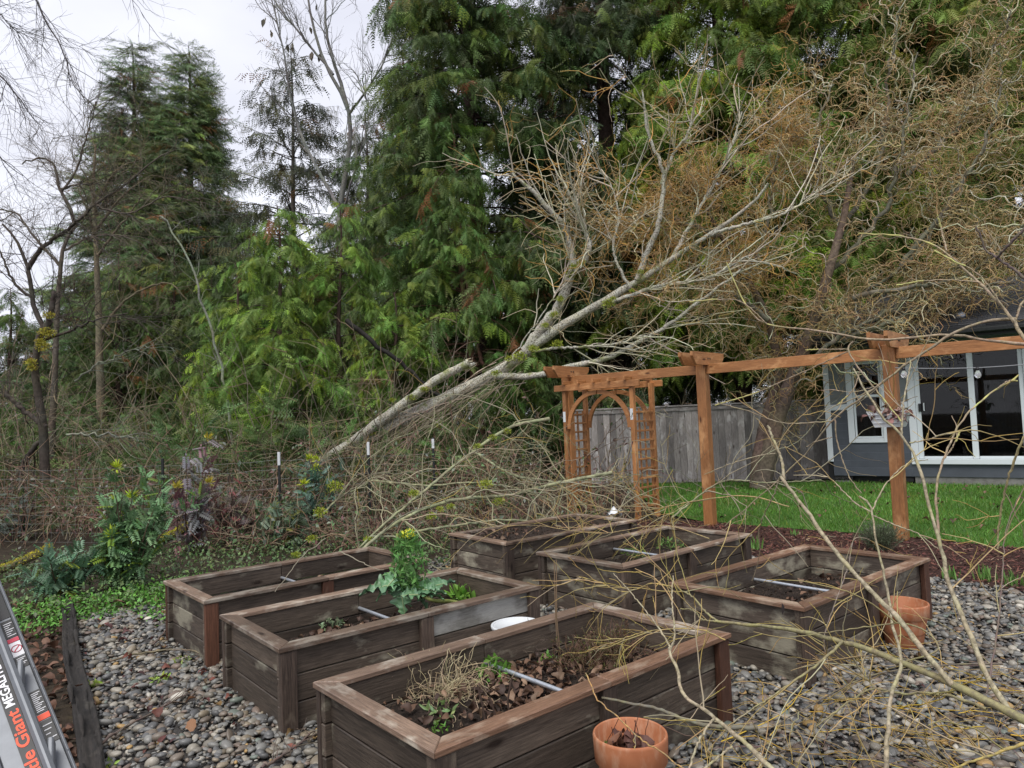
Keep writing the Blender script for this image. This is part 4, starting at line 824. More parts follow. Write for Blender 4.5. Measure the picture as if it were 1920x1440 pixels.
def curly_willow():
    e = empty('curly_willow', (wb[0], wb[1], 0), 0, 'standing curly willow with a tangled brown twig crown, trunk on the lawn by the fence', 'tree'); og = np.array([wb[0], wb[1], 0])
    allp = []
    for k, (pp, r0, r1) in enumerate(wl_paths):
        q = smooth_path(pp, 24, .03 if k > 1 else .008); allp.append(q); acc = Acc(); tubes(acc, q[None], np.linspace(r0, r1, 24)[None], 9 if k < 2 else 6, jcol((.135, .10, .075) if k < 2 else (.15, .145, .105), 24, .2)[None]); acc.build('trunk' if k < 2 else 'limb', M['bark'], e, origin=og)
    A = np.array(allp[2:] + [allp[0], allp[1]])
    hi = []
    acc = Acc()
    S, T, ii, tt = sample_on(A, 400, .22, 1); n = len(S); P1 = grow(S, T * .6 + rand_dir(n, .2) * .85, RG.uniform(.7, 1.8, n), 11, .16, -.01, .6, 1.5); tubes(acc, P1, np.linspace(.0145, .008, 12)[None] * RG.uniform(.7, 1.2, (n, 1)), 4, jcol((.42, .405, .29), n, .3))
    S, T, ii, tt = sample_on(P1, 2900, .1, 1); n = len(S); P2 = grow(S, T * .5 + rand_dir(n) * .9, RG.uniform(.4, 1.1, n), 8, .15, -.03, .65, 1.8); c = jcol((.40, .315, .165), n, .35, .12)
    tubes(acc, P2, np.linspace(.0085, .0045, 9)[None] * RG.uniform(.7, 1.2, (n, 1)), 3, c)
    S, T, ii, tt = sample_on(P2, 17500, .1, 1); k_ = (S[:, 0] < wb[0] + 1.1) | (RG.random(len(S)) < .28); S, T = S[k_], T[k_]; n = len(S); P3 = grow(S, T * .5 + rand_dir(n) * 1.0, RG.uniform(.2, .6, n), 4, .25, -.05, .6, 1.9); c = jcol((.43, .285, .125), n, .4, .12); o_ = (S[:, 0] < wb[0] + 1.2) & (S[:, 2] > 3.9) & (RG.random(n) < .5); c[o_] = jcol((.50, .29, .08), o_.sum(), .3)
    tubes(acc, P3, np.linspace(.0055, .0028, 5)[None] * RG.uniform(.7, 1.2, (n, 1)), 3, c)
    acc.build('twigs', M['twig'], e, origin=og)
curly_willow()

# ================================================================== the fallen tree
MOSS = (.16, .19, .022)
def moss_blob(acc, p, r, n=60, col=MOSS):
    n = int(n * 3); col = tuple(q * 1.7 for q in col); r = r * .95
    d = rand_dir(n, .3); T = tpl([[0, -.5, 0], [0, .5, 0], [1, 0, 0]], [[0, 1, 2]])
    place(acc, *T, p + d * np.array([1.25, 1., .8]) * r * RG.uniform(.1, .8, (n, 1)), d + rand_dir(n) * .4, rand_dir(n), np.stack([RG.uniform(.12, .3, n) * r, RG.uniform(.08, .2, n) * r, np.ones(n)], 1), jcol(col, n, .45, .15))
def fallen():
    TR = [([(515, 915, 14.6), (560, 895, 14.5), (640, 850, 14.3), (700, 815, 14.2), (780, 775, 14.), (860, 735, 13.8), (940, 693, 13.6), (985, 662, 13.5), (1040, 620, 13.3), (1110, 578, 13.1), (1210, 518, 12.9), (1260, 485, 12.8), (1330, 440, 12.6), (1380, 405, 12.4), (1420, 372, 12.2), (1440, 345, 12.1)], .19, .022),
          ([(560, 890, 14.3), (640, 845, 14.1), (700, 800, 14.0), (760, 755, 13.8), (820, 712, 13.7), (880, 680, 13.6)], .13, .075)]
    LM = [([(985, 660, 13.5), (1020, 612, 13.4), (1050, 570, 13.3), (1068, 520, 13.2), (1075, 500, 13.2), (1065, 440, 13.2), (1050, 415, 13.1), (1010, 370, 13.), (960, 325, 12.9)], .12, .025), ([(1068, 515, 13.2), (1095, 490, 13.1), (1105, 460, 13.), (1085, 400, 13.), (1060, 350, 12.9)], .06, .02),
          ([(1195, 525, 12.9), (1215, 470, 12.8), (1235, 420, 12.7), (1245, 350, 12.7), (1240, 310, 12.6), (1215, 250, 12.6), (1205, 170, 12.5)], .06, .015), ([(1241, 345, 12.7), (1262, 290, 12.7), (1290, 250, 12.6), (1305, 190, 12.6)], .035, .012),
          ([(925, 705, 13.6), (1000, 705, 13.3), (1060, 690, 13.2), (1140, 670, 13.1), (1200, 640, 13), (1260, 605, 12.8), (1330, 550, 12.6), (1390, 505, 12.4)], .07, .02), ([(1000, 658, 13.4), (1080, 650, 13.1), (1150, 645, 13.), (1240, 620, 12.8)], .03, .012),
          ([(1110, 578, 13.1), (1180, 555, 12.9), (1240, 535, 12.8), (1330, 520, 12.6), (1400, 480, 12.4)], .045, .015), ([(1260, 485, 12.8), (1290, 430, 12.8), (1330, 360, 12.7), (1370, 280, 12.6), (1390, 210, 12.6)], .04, .012), ([(1330, 440, 12.6), (1400, 420, 12.3), (1470, 400, 12.1), (1540, 350, 12.)], .035, .012),
          ([(1180, 540, 12.9), (1150, 470, 12.9), (1160, 400, 12.9), (1140, 330, 12.8)], .03, .01), ([(940, 695, 13.5), (1010, 600, 13.2), (1060, 520, 13.1), (1120, 440, 13.)], .014, .008),
          # limbs pressed to the ground in front of the wire fence
          ([(650, 1052, 7.5), (690, 1012, 7.9), (735, 970, 8.3), (790, 925, 8.8), (850, 875, 9.3), (900, 838, 9.7), (960, 800, 10.), (1030, 785, 10.3)], .010, .027), ([(670, 1040, 7.5), (715, 1000, 7.9), (770, 965, 8.2), (840, 940, 8.6), (900, 932, 8.9), (960, 928, 9.2), (1040, 908, 9.6), (1145, 886, 10.1)], .018, .026),
          ([(760, 1000, 8.), (860, 985, 8.3), (960, 975, 8.6), (1080, 990, 8.6), (1180, 975, 8.8)], .016, .008), ([(880, 840, 11), (960, 890, 10.4), (1040, 905, 10), (1100, 950, 9.6)], .02, .01), ([(690, 900, 11), (800, 910, 10.4), (900, 905, 10.), (1000, 925, 9.6), (1080, 965, 9.2)], .018, .008),
          ([(600, 970, 9.3), (640, 930, 9.4), (690, 905, 9.5), (720, 860, 9.6)], .014, .006), ([(1260, 970, 8.8), (1350, 905, 9.), (1440, 905, 8.9), (1540, 900, 8.9)], .013, .006)]
    og = at(515, 915, 14.6); og[2] = 0
    e = empty('fallen_tree', og, 0, 'pale mossy fallen tree leaning from the thicket over the arbor', 'tree')
    al = []; tr = []
    for k, (q, r0, r1) in enumerate(TR + LM):
        p = smooth_path(pts(q), 40, .004 if k < 2 else (.009 if k < 13 else .004)); al.append(p); acc = Acc(); base = (.44, .42, .33) if k == 1 else ((.46, .44, .35) if k < 13 else (.25, .255, .15))
        c = jcol(base, 40, .22, .06); 
        if k == 0: c[:8] = jcol((.12, .10, .08), 8, .3)
        s_ = (r1 + (r0 - r1) * (1 - np.linspace(0, 1, 40)) ** (1.05 if k == 0 else 1.)) * RG.uniform(.94, 1.06, 40); tubes(acc, p[None], s_[None], 12 if k < 2 else 8, c[None])
        if k == 1:   # splintered end
            v = p[-1]; d = unit(p[-1] - p[-3]); n = 10; S = v + RG.normal(0, .045, (n, 3)); tubes(acc, np.stack([S - d * .05, S + d * RG.uniform(.03, .12, (n, 1))], 1), np.tile([[.03, .004]], (n, 1)), 4, jcol((.45, .36, .2), n))
        acc.build('trunk' if k == 0 else ('broken_limb' if k == 1 else 'limb'), M['fbark'] if k < 13 else M['bark'], e, origin=og)
    A = np.array(al[2:]); acc = Acc()
    up_ = A[:11]; dn = A[11:]
    S, T, _, _ = sample_on(np.concatenate([up_, up_, al[0][None]]), 170, .3, 1); n = len(S); P1 = grow(S, T * .8 + rand_dir(n, .25) * .7, RG.uniform(.6, 2.0, n), 8, .13, .015); tubes(acc, P1, np.linspace(.013, .006, 9)[None] * RG.uniform(.6, 1.2, (n, 1)), 4, jcol((.50, .47, .36), n, .3))
    S, T, _, _ = sample_on(P1, 620, .15, 1); n = len(S); P2 = grow(S, T * .7 + rand_dir(n) * .8, RG.uniform(.3, 1.0, n), 6, .18, -.01, .25, 1.5); c = jcol((.42, .37, .24), n, .35); o_ = (S[:, 2] > 4.) & (RG.random(n) < .4); c[o_] = jcol((.48, .28, .08), o_.sum()); tubes(acc, P2, np.linspace(.0075, .004, 7)[None] * RG.uniform(.7, 1.2, (n, 1)), 3, c)
    S, T, _, _ = sample_on(P2, 700, .1, 1); n = len(S); P3 = grow(S, T * .7 + rand_dir(n) * .8, RG.uniform(.15, .5, n), 4, .2, -.01); c = jcol((.42, .32, .16), n, .4); tubes(acc, P3, np.linspace(.0048, .0025, 5)[None] * RG.uniform(.7, 1.2, (n, 1)), 3, c)
    # whippy twigs that hang from the lower trunk and lie about
    S, T, _, _ = sample_on(np.concatenate([dn, dn, al[0][None], al[1][None]]), 150, .05, 1); n = len(S); P4 = grow(S, T * .8 + rand_dir(n) * 1.0 + np.array([.15, -.2, .05]), RG.uniform(.5, 1.9, n), 11, .14, -.05, .2, 1.2); P4[:, :, 2] = np.maximum(P4[:, :, 2], .05); c = jcol((.27, .25, .165), n, .35); tubes(acc, P4, np.linspace(.0085, .003, 12)[None] * RG.uniform(.5, 1.2, (n, 1)), 4, c)
    S, T, _, _ = sample_on(P4, 620, .1, 1); n = len(S); P5 = grow(S, T * .7 + rand_dir(n) * .8, RG.uniform(.2, .75, n), 6, .18, -.03); P5[:, :, 2] = np.maximum(P5[:, :, 2], .03); c = jcol((.24, .205, .12), n, .4); o_ = RG.random(n) < .15; c[o_] = jcol((.38, .28, .07), o_.sum()); tubes(acc, P5, np.linspace(.0046, .002, 7)[None] * RG.uniform(.6, 1.2, (n, 1)), 3, c)
    # straight brushwood bundled along the trunk
    S, T, _, _ = sample_on(al[0][None, 4:24], 170, 0, .9); n = len(S); S = S + RG.normal(0, .16, (n, 3)) - np.array([0, .05, .12]); P6 = grow(S, -T + rand_dir(n) * .28 + np.array([0, -.15, -.05]), RG.uniform(.6, 2.4, n), 9, .07, -.035); P6[:, :, 2] = np.maximum(P6[:, :, 2], .03); tubes(acc, P6, np.linspace(.007, .003, 10)[None] * RG.uniform(.5, 1.2, (n, 1)), 4, jcol((.26, .22, .155), n, .4))
    acc.build('twigs', M['twig'], e, origin=og)
    k = 0
    for (px, py, Y, r_) in [(1140, 570, 12.9, .14), (1045, 645, 13.2, .13), (975, 668, 13.3, .16), (930, 700, 13.3, .12), (1022, 610, 13.2, .09), (1040, 590, 13.2, .10), (1050, 560, 13.1, .10), (1068, 515, 13.1, .12), (1075, 500, 13.0, .10), (1090, 492, 13, .09), (1200, 510, 12.7, .08), (795, 730, 13.6, .10), (775, 745, 13.7, .10), (735, 750, 13.8, .08), (770, 500 + 245, 13.7, .08), (697, 812, 14., .10), (1000, 655, 13.2, .12), (1185, 545, 12.8, .06), (1150, 560, 12.8, .08), (955, 672, 13.3, .1)]:
        acc = Acc(); moss_blob(acc, at(px, py, Y), r_, 110); acc.build('moss_clump', M['moss'], e, origin=og, smooth=False)
    for (px, py, Y, r_) in [(910, 908, 8.9, .10), (895, 838, 9.65, .08), (923, 820, 9.8, .07), (950, 808, 9.9, .07), (775, 925, 8.7, .08), (825, 955, 8.4, .06), (808, 968, 8.3, .07), (935, 940, 9, .08), (690, 1012, 7.9, .06), (627, 912, 9.3, .12), (600, 960, 9.2, .10), (845, 950, 8.5, .06), (585, 1010, 8.3, .07), (555, 1040, 8., .06)]:
        acc = Acc(); moss_blob(acc, at(px, py, Y), r_, 110); acc.build('moss_clump', M['moss'], e, origin=og, smooth=False)
m = Mat('pale_lichen_bark'); a = m.n('Attribute'); a.attribute_name = 'Col'; v = m.vec((1, 1, 1), False); n1 = m.noise(v, 9, 6, .7); n2 = m.noise(v, 38, 4, .6); n3 = m.noise(v, 3.2, 5, .6)
c = m.mix(m.ramp(n1, [(.42, (0, 0, 0)), (.6, (1, 1, 1))]), a.outputs['Color'], (.47, .47, .41)); c = m.mix(m.ramp(n2, [(.47, (0, 0, 0)), (.62, (.95, .95, .95))]), c, (.11, .095, .07)); c = m.mix(m.ramp(n3, [(.54, (0, 0, 0)), (.66, (.85, .85, .85))]), c, (.17, .19, .055)); m.bump(n2, .6, .012); M['fbark'] = m.done(c, .85, .25)
fallen()
# ================================================================== thicket behind the wire fence
def brambles():
    acc = Acc(); n = 2000; x = RG.uniform(-13, 2.5, n); y = RG.uniform(8.6, 16, n); ok = (y > 10.6 - .0 * x) | ((x > -4.6) & (x < 0.4) & (y > 8.7 + .35 * np.abs(x + 2))); ok &= ~((x > -.1) & (y > 13.)) & ~((x > 1.9) & (y > 9)); x, y = x[ok], y[ok]; n = len(x)
    S = np.stack([x, y, np.zeros(n)], 1); P = grow(S, rand_dir(n) * .6 + np.array([0, 0, 1.]), RG.uniform(.7, 2.2, n) * np.where(y < 11., .42, 1), 7, .15, -.2); P[:, :, 2] = np.maximum(P[:, :, 2], .02); c = jcol((.19, .115, .08), n, .45, .12); g = RG.random(n) < .3; c[g] = jcol((.27, .22, .145), g.sum()); tubes(acc, P, np.linspace(.0085, .0035, 8)[None] * RG.uniform(.6, 1.2, (n, 1)), 3, c)
    S, T, _, _ = sample_on(P, 4600, .2, 1); n = len(S); Q = grow(S, T * .4 + rand_dir(n, .1) * .9, RG.uniform(.2, .75, n), 4, .22, -.07); c = jcol((.21, .13, .09), n, .45, .12); g = RG.random(n) < .35; c[g] = jcol((.30, .25, .165), g.sum()); tubes(acc, Q, np.linspace(.0052, .0024, 5)[None] * RG.uniform(.6, 1.2, (n, 1)), 3, c)
    tag(acc.build('bramble_canes', M['twig']), 'tangled reddish brown bramble canes behind the wire fence', 'brambles', kind='stuff')
    acc = Acc(); S, T, _, _ = sample_on(Q, 13000, .05, 1); n = len(S); c = jcol((.075, .13, .05), n, .5, .15); r_ = RG.random(n); c[r_ < .25] = jcol((.15, .08, .07), (r_ < .25).sum(), .4); c[r_ > .82] = jcol((.2, .225, .18), (r_ > .82).sum(), .3)
    place(acc, *OVAL, S, rand_dir(n, -.2), rand_dir(n, 1.2), RG.uniform(.04, .10, n), c); tag(acc.build('bramble_leaves', M['leaf'], smooth=False), 'scattered dull green and purple leaves among the bramble canes', 'leaves', kind='stuff')
brambles()
def brush():
    """bare brown thicket farther back"""
    acc = Acc(); n = 620; x = RG.uniform(-16, 4, n); y = RG.uniform(13, 21, n); fk = ~((x > -.6) & (y < 18.)); x, y = x[fk], y[fk]; n = len(x); S = np.stack([x, y, np.zeros(n)], 1); P = grow(S, rand_dir(n) * .5 + np.array([0, 0, 1.2]), RG.uniform(1.5, 4.2, n), 7, .13, -.05); tubes(acc, P, np.linspace(.016, .005, 8)[None] * RG.uniform(.5, 1.2, (n, 1)), 3, jcol((.17, .145, .10), n, .45, .1))
    S, T, _, _ = sample_on(P, 2600, .2, 1); n = len(S); Q = grow(S, T * .6 + rand_dir(n) * .8, RG.uniform(.4, 1.2, n), 4, .2, -.05); tubes(acc, Q, np.linspace(.0075, .0035, 5)[None] * RG.uniform(.6, 1.2, (n, 1)), 3, jcol((.21, .165, .105), n, .45, .1))
    tag(acc.build('brushwood', M['twig']), 'bare grey brown brushwood standing in the wood at the left', 'brushwood', kind='stuff')
brush()
def understory():
    n = 4200; x = RG.uniform(-17, 3.5, n); y = RG.uniform(13, 23, n); z = RG.random(n) ** 1.2 * (1.7 + .7 * np.sin(x * .9) + .5 * np.sin(y + x * .4)); z = np.maximum(z, .1); fk = ~((x > -.2) & (y < 18.)); x, y, z = x[fk], y[fk], z[fk]; n = len(x)
    c = jcol((.11, .165, .055), n, .55, .18); tag(scatter('understory', np.stack([x, y, z], 1), rand_dir(n, -.1), rand_dir(n, 1.2), RG.uniform(.5, 1.1, n), c * 1.2, TM_CEDAR), 'dark green low growth filling the floor of the wood', 'undergrowth', kind='stuff')
understory()

def leafy(name, label, base, n_stem, H, spread, T, nleaf, ls, col, cat='shrub', group=None, tip=None, flower=None, nflower=0, stemcol=(.09, .06, .04), lean=(0, 0), upl=.1, young=.12, youngcol=(.16, .24, .03)):
    e = empty(name, (base[0], base[1], 0), 0, label, cat, group); acc = Acc()
    S = np.c_[RG.normal(0, .06, (n_stem, 2)), np.zeros(n_stem)]; D = np.c_[RG.normal(lean[0], spread, n_stem), RG.normal(lean[1], spread, n_stem), np.ones(n_stem)]; ln = H * RG.uniform(.45, 1.05, n_stem); P = grow(S, D, ln, 8, .07, .0)
    tubes(acc, P, np.linspace(.011, .004, 9)[None] * np.ones((n_stem, 1)), 5, jcol(stemcol, n_stem)); acc.build('stems', M['twig'], e)
    p, T_, i, t = sample_on(P, nleaf, .12, 1); X = unit(rand_dir(nleaf, upl) + T_ * .35); c = jcol(col, nleaf, .4, .1); y_ = RG.random(nleaf) < young; c[y_] = jcol(youngcol, y_.sum())
    acc = Acc(); place(acc, *T, p, X, unit(np.array([[0, 0, 1.]]) + rand_dir(nleaf) * .5 + T_ * .4), RG.uniform(*ls, nleaf), c); acc.build('leaves', M['leaf'], e, smooth=False)
    if nflower:
        for k in range(nflower):
            tip_ = P[(k * 3) % n_stem, -1]; acc = Acc(); n = 46; d = rand_dir(n, 1.2); place(acc, *SLIM, tip_ + d * .015, d, rand_dir(n), RG.uniform(.05, .11, n), jcol(flower, n, .3, .1)); acc.build('flower_cluster', M['leaf'], e, smooth=False)
    return e
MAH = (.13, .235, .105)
leafy('mahonia_shrub', 'large blue green holly leaved shrub with lime tips beside the left raised bed', gp(235, 1105), 26, 1.25, .2, PINN, 760, (.15, .25), MAH, flower=(.36, .44, .03), nflower=7)
leafy('mahonia_shrub', 'lower sprawling part of holly leaved shrub behind the ladder', gp(110, 1120), 16, .62, .45, PINN, 330, (.15, .24), (.10, .19, .11), youngcol=(.24, .28, .04))
leafy('mahonia_shrub', 'tall purple grey leaved shrub beside the black fence post', gp(370, 1035), 12, 1.55, .12, PINN, 170, (.18, .30), (.20, .185, .19), youngcol=(.22, .10, .12), young=.2, flower=(.42, .36, .04), nflower=3)
leafy('mahonia_shrub', 'purple red low shrub just behind the left raised bed', gp(440, 1015), 22, .95, .3, PINN, 330, (.14, .24), (.15, .115, .10), youngcol=(.22, .06, .06), young=.2)
leafy('mahonia_shrub', 'blue green shrub with yellow tip under the fallen trunk', gp(600, 1005), 16, 1.25, .2, PINN, 230, (.16, .27), (.10, .18, .135), flower=(.40, .46, .03), nflower=4)
leafy('mahonia_shrub', 'green shrub between the fence posts, low behind the beds', gp(545, 1025), 22, .7, .4, PINN, 380, (.13, .22), (.09, .135, .08), youngcol=(.2, .2, .04))
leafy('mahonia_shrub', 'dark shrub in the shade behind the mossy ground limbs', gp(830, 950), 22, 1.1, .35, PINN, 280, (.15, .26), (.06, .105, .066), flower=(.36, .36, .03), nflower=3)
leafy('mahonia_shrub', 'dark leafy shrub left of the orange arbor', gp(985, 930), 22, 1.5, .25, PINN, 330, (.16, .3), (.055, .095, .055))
leafy('mahonia_shrub', 'dull green shrub at the left picture edge behind the wire', gp(40, 1010), 14, .9, .3, PINN, 150, (.15, .24), (.15, .185, .155))
# ferns and moss covered logs
for P_, r_, lab in (([(-40, 1085, 8.3), (30, 1058, 8.5), (70, 1040, 8.7), (92, 1028, 8.8)], .045, 'bright moss covered log at the left picture edge'), ([(285, 1018, 9.5), (320, 1006, 9.7), (350, 990, 9.9), (370, 980, 10)], .055, 'bright moss covered log behind the black fence post'), ([(170, 1058, 8.2), (190, 1050, 8.2), (206, 1043, 8.2)], .03, 'short mossy stick in front of the large holly leaved shrub')):
    q = smooth_path(pts(P_), 16); q[:, 2] = np.maximum(q[:, 2], r_); e = empty('mossy_log', (*q[0, :2], 0), 0, lab, 'log'); og = np.array([*q[0, :2], 0]); acc = Acc(); tubes(acc, q[None], np.full((1, 16), r_), 8, (.10, .085, .05)); acc.build('log', M['bark'], e, origin=og); acc = Acc()
    for k in range(16): moss_blob(acc, q[k] + np.array([0, -.2 * r_, r_ * .4]), r_ * 1.5, 70, (.27, .25, .02))
    acc.build('moss', M['moss'], e, origin=og, smooth=False)
acc = Acc()
for (px, py, Y, r_) in [(88, 625, Yd, .16), (90, 592, Yd, .12), (80, 650, Yd, .14), (60, 690, Yd, .10), (58, 680, Yd, .12), (75, 640, Yd, .1)]: moss_blob(acc, at(px, py, Y - .1), r_, 120, (.22, .2, .03))
acc.build('moss', M['moss'], [o for o in bpy.data.objects if o.get('label', '').startswith('dark mossy bare')][0], smooth=False, origin=np.array([*at(85, 900, Yd)[:2], 0]))
# green ground cover
acc = Acc(); n = 26000; x = RG.uniform(-5.6, -1.4, n); y = RG.uniform(5.3, 8.6, n)
lim = 6.05 + .25 * np.sin(x * 3.1) + .12 * np.sin(x * 7 + 1) + (x + 3.2) * .42; dd = y - lim; ok = (dd > 0) & (RG.random(n) < np.clip(.25 + dd * 1.6, 0, 1)) & (dd < 1.5) & ~in_beds(x, y, .0); x, y, dd = x[ok], y[ok], dd[ok]; n = len(x)
z = RG.uniform(.015, .09, n) * np.clip(.3 + dd, .3, 1.2); place(acc, *OVAL, np.stack([x, y, z], 1), rand_dir(n), unit(np.array([[0, 0, 1.]]) + rand_dir(n) * .5), RG.uniform(.022, .055, n), jcol((.115, .28, .045), n, .45, .12)); tag(acc.build('ground_cover', M['leaf'], smooth=False), 'bright green low weeds covering the ground at the left of the gravel', 'weeds', kind='stuff')
acc = Acc(); n = 16000; x = RG.uniform(-6.5, 1.2, n); y = RG.uniform(6.2, 11, n); ok = (y > 7.15 + .45 * (x + 1.8)) & ~in_beds(x, y, .03) & (y < 10.6 + .2 * x); x, y = x[ok], y[ok]; n = len(x); place(acc, *OVAL, np.stack([x, y, RG.uniform(.01, .2, n)], 1), rand_dir(n), unit(np.array([[0, 0, 1.]]) + rand_dir(n) * .6), RG.uniform(.025, .065, n), jcol((.10, .155, .055), n, .5, .18)); tag(acc.build('ivy', M['leaf'], smooth=False), 'small green leaves on the ground behind the back raised beds', 'weeds', kind='stuff')
acc = Acc(); n = 1500; x = RG.uniform(-4.2, 5, n); y = RG.uniform(2.2, 6.6, n); k = inpoly(x, y, GRAVEL) & ~in_beds(x, y, .02) & ((x < -1.1 - .0 * y) | (RG.random(n) < .14)) & (RG.random(n) < .55); litter(acc, np.stack([x, y, np.full(n, .032)], 1)[k], pal=((.10, .035, .03), (.15, .055, .04), (.07, .03, .028), (.20, .10, .05), (.13, .08, .03)), s=(.02, .08), tilt=.35)
xl = RG.uniform(2, 10, 260); yl = RG.uniform(6, 15, 260); kl = inpoly(xl, yl, LAWN); litter(acc, np.stack([xl, yl, np.full(260, .06)], 1)[kl], s=(.04, .09), tilt=.4); tag(acc.build('fallen_leaves', M['deadleaf']), 'wet red brown leaves scattered over the gravel and lawn', 'leaves', kind='stuff')
acc = Acc(); n = 2600; x = RG.uniform(-5.2, -1.6, n); y = RG.uniform(2.2, 7, n); k = ~inpoly(x, y, GRAVEL) & (x < 0); litter(acc, np.stack([x, y, np.full(n, .01)], 1)[k], pal=((.10, .05, .03), (.07, .035, .025), (.13, .07, .045)), s=(.04, .1), tilt=.4); tag(acc.build('leaf_mould', M['deadleaf']), 'brown leaf litter on the ground left of the timber', 'leaves', kind='stuff')

# ================================================================== wire fence
wfn = empty('wire_fence', (-5.15, 10.4, 0), 0, 'wire mesh fence on black steel posts with white tips', 'fence'); wo_ = np.array([-5.15, 10.4, 0])
FP = [(-11.5, 12.2), (-8.4, 11.3), (-5.17, 10.45), (-3.56, 10.75), (-2.26, 11.), (-1.28, 11.2)]
for k, (x, y) in enumerate(FP):
    h = [1.25, 1.25, 1.25, 1.26, 1.35, 1.38][k]; o = link('post', box_mesh('post', .035, .03, h, .004), M['postblack'], wfn, (x - wo_[0], y - wo_[1], h / 2)); 
    if k >= 3: link('white_tip', box_mesh('white_tip', .039, .034, .2 if k < 5 else .15, .003), M['white'], o, (0, 0, h / 2 - .095))
for k in range(len(FP) - 1):
    a_, b_ = np.array(FP[k]), np.array(FP[k + 1]); acc = Acc(); Lk = np.linalg.norm(b_ - a_); sag = lambda s: -.03 * 4 * s * (1 - s)
    for z in np.linspace(.05, 1.15, 9):
        s = np.linspace(0, 1, 9); P = np.stack([a_[0] + (b_[0] - a_[0]) * s - wo_[0], a_[1] + (b_[1] - a_[1]) * s - wo_[1], z + sag(s) + RG.normal(0, .004, 9)], 1); tubes(acc, P[None], np.full((1, 9), .0024), 3, (.3, .3, .3))
    nv = int(Lk / .15); s = (np.arange(nv) + .5) / nv; P = np.stack([np.stack([a_[0] + (b_[0] - a_[0]) * s - wo_[0], a_[1] + (b_[1] - a_[1]) * s - wo_[1], np.full(nv, z) + sag(s)], 1) for z in (.05, .6, 1.15)], 1); tubes(acc, P, np.full((nv, 3), .0018), 3, (.3, .3, .3)); acc.build('wire_mesh', M['wire'], wfn)

# ================================================================== plants in the beds
BEDW = lambda i, px, py, z: gp(px, py, z)
def kale():
    b = gp(878, 1135, .26); e = empty('kale_plant', b, 0, 'tall flowering kale with yellow top leaning out of the raised bed', 'plant'); B = np.array(b)
    q = np.array([b, gp(845, 1128, .30), at(810, 1125, 4.85), at(775, 1105, 4.9), at(752, 1082, 4.92), at(745, 1040, 4.95), at(745, 1000, 4.97)]); p = smooth_path(q, 30) - B; acc = Acc(); tubes(acc, p[None], np.linspace(.016, .009, 30)[None], 9, (.30, .34, .10)); acc.build('stem', M['leaf'], e)
    # big lobed leaf
    def big_leaf():
        v = []; f = []; nx = 36
        for i in range(nx + 1):
            x = i / nx; hw = (.34 * math.sin(min(1, x * 1.15 + .06) * math.pi) ** .8 * (.74 + .22 * math.sin(x * 27) + .06 * math.sin(x * 71)) + .012) if .18 < x else .02
            for j in range(-3, 4): t = j / 3; v.append([x, t * hw, -.35 * x * x + .10 * abs(t) ** 1.2 + (.05 * math.sin(x * 24 + j * 1.8) + .025 * math.sin(x * 47 - j)) * abs(t)])
        for i in range(nx):
            for j in range(6): a = i * 7 + j; f += [[a, a + 1, a + 8], [a, a + 8, a + 7]]
        return tpl(v, f)
    BLF = big_leaf(); core = p[-9]; R3 = rt; U3 = np.array([0, 0, 1.])
    for dx, dz, dy, s, t_ in ((-.85, .05, -.3, .30, 14), (-.55, -.42, -.5, .22, 16), (-.03, -.95, -.4, .27, 15), (.10, -.95, -.2, .22, 16), (.75, -.05, -.3, .24, 13), (.8, -.6, -.3, .30, 16), (-.8, .5, .2, .24, 11), (.7, .35, .3, .26, 11), (-.3, .2, .8, .22, 12), (.3, .3, .8, .22, 10), (.95, .2, -.4, .22, 12), (-.7, .3, -.5, .20, 10)):
        acc = Acc(); X = unit(R3 * dx + U3 * dz + np.array([0, dy, 0])); Zv = unit(np.array([RG.normal(0, .5), -.7, .8]) + (U3 * .6 if abs(dz) < .5 else 0)); tr_ = p[min(t_ + 6, 29)]
        s *= .98; place(acc, *BLF, tr_[None] + X[None] * .01, X[None], Zv[None], np.array([[s, s * 1.05, s]]), jcol((.10, .22, .085), 1, .3, .12)); lf = acc.build('leaf', M['kale'], e)
        a2 = Acc(); s_ = np.linspace(0, .9, 8); mid = tr_[None] + X[None] * .01 + (s_[:, None] * X[None] + (-.35 * s_[:, None] ** 2 + .012) * np.cross(X, unit(np.cross(Zv, X)))[None]) * s; tubes(a2, mid[None], np.linspace(.006, .0015, 8)[None], 5, (.35, .42, .22)); a2.build('midrib', M['leaf'], lf)
    n = 620; acc = Acc(); t = RG.random(n) ** .8; c0 = p[-12] - rt * .035; c1 = p[-1]; h = t * .36; rr = .13 * np.sin(np.clip(t * .85 + .12, 0, 1) * math.pi) ** .7; a = RG.uniform(0, 6.28, n); pos = c0 + np.stack([np.cos(a) * rr * RG.random(n) ** .5, np.sin(a) * rr * RG.random(n) ** .5, h], 1); place(acc, *SLIM, pos, rand_dir(n, .8), rand_dir(n), np.stack([RG.uniform(.03, .085, n), RG.uniform(.05, .14, n), RG.uniform(.03, .06, n)], 1), jcol((.12, .26, .07), n, .4, .12)); acc.build('small_leaves', M['leaf'], e, smooth=False)
    top = c0 + np.array([0, 0, .375]); n = 130; acc = Acc(); d = rand_dir(n, .2) * np.array([.045, .045, .028]); place(acc, *LEAF, top + d, rand_dir(n, .6), rand_dir(n), RG.uniform(.012, .026, n), jcol((.55, .55, .04), n, .25, .08)); acc.build('flowers', M['leaf'], e, smooth=False)
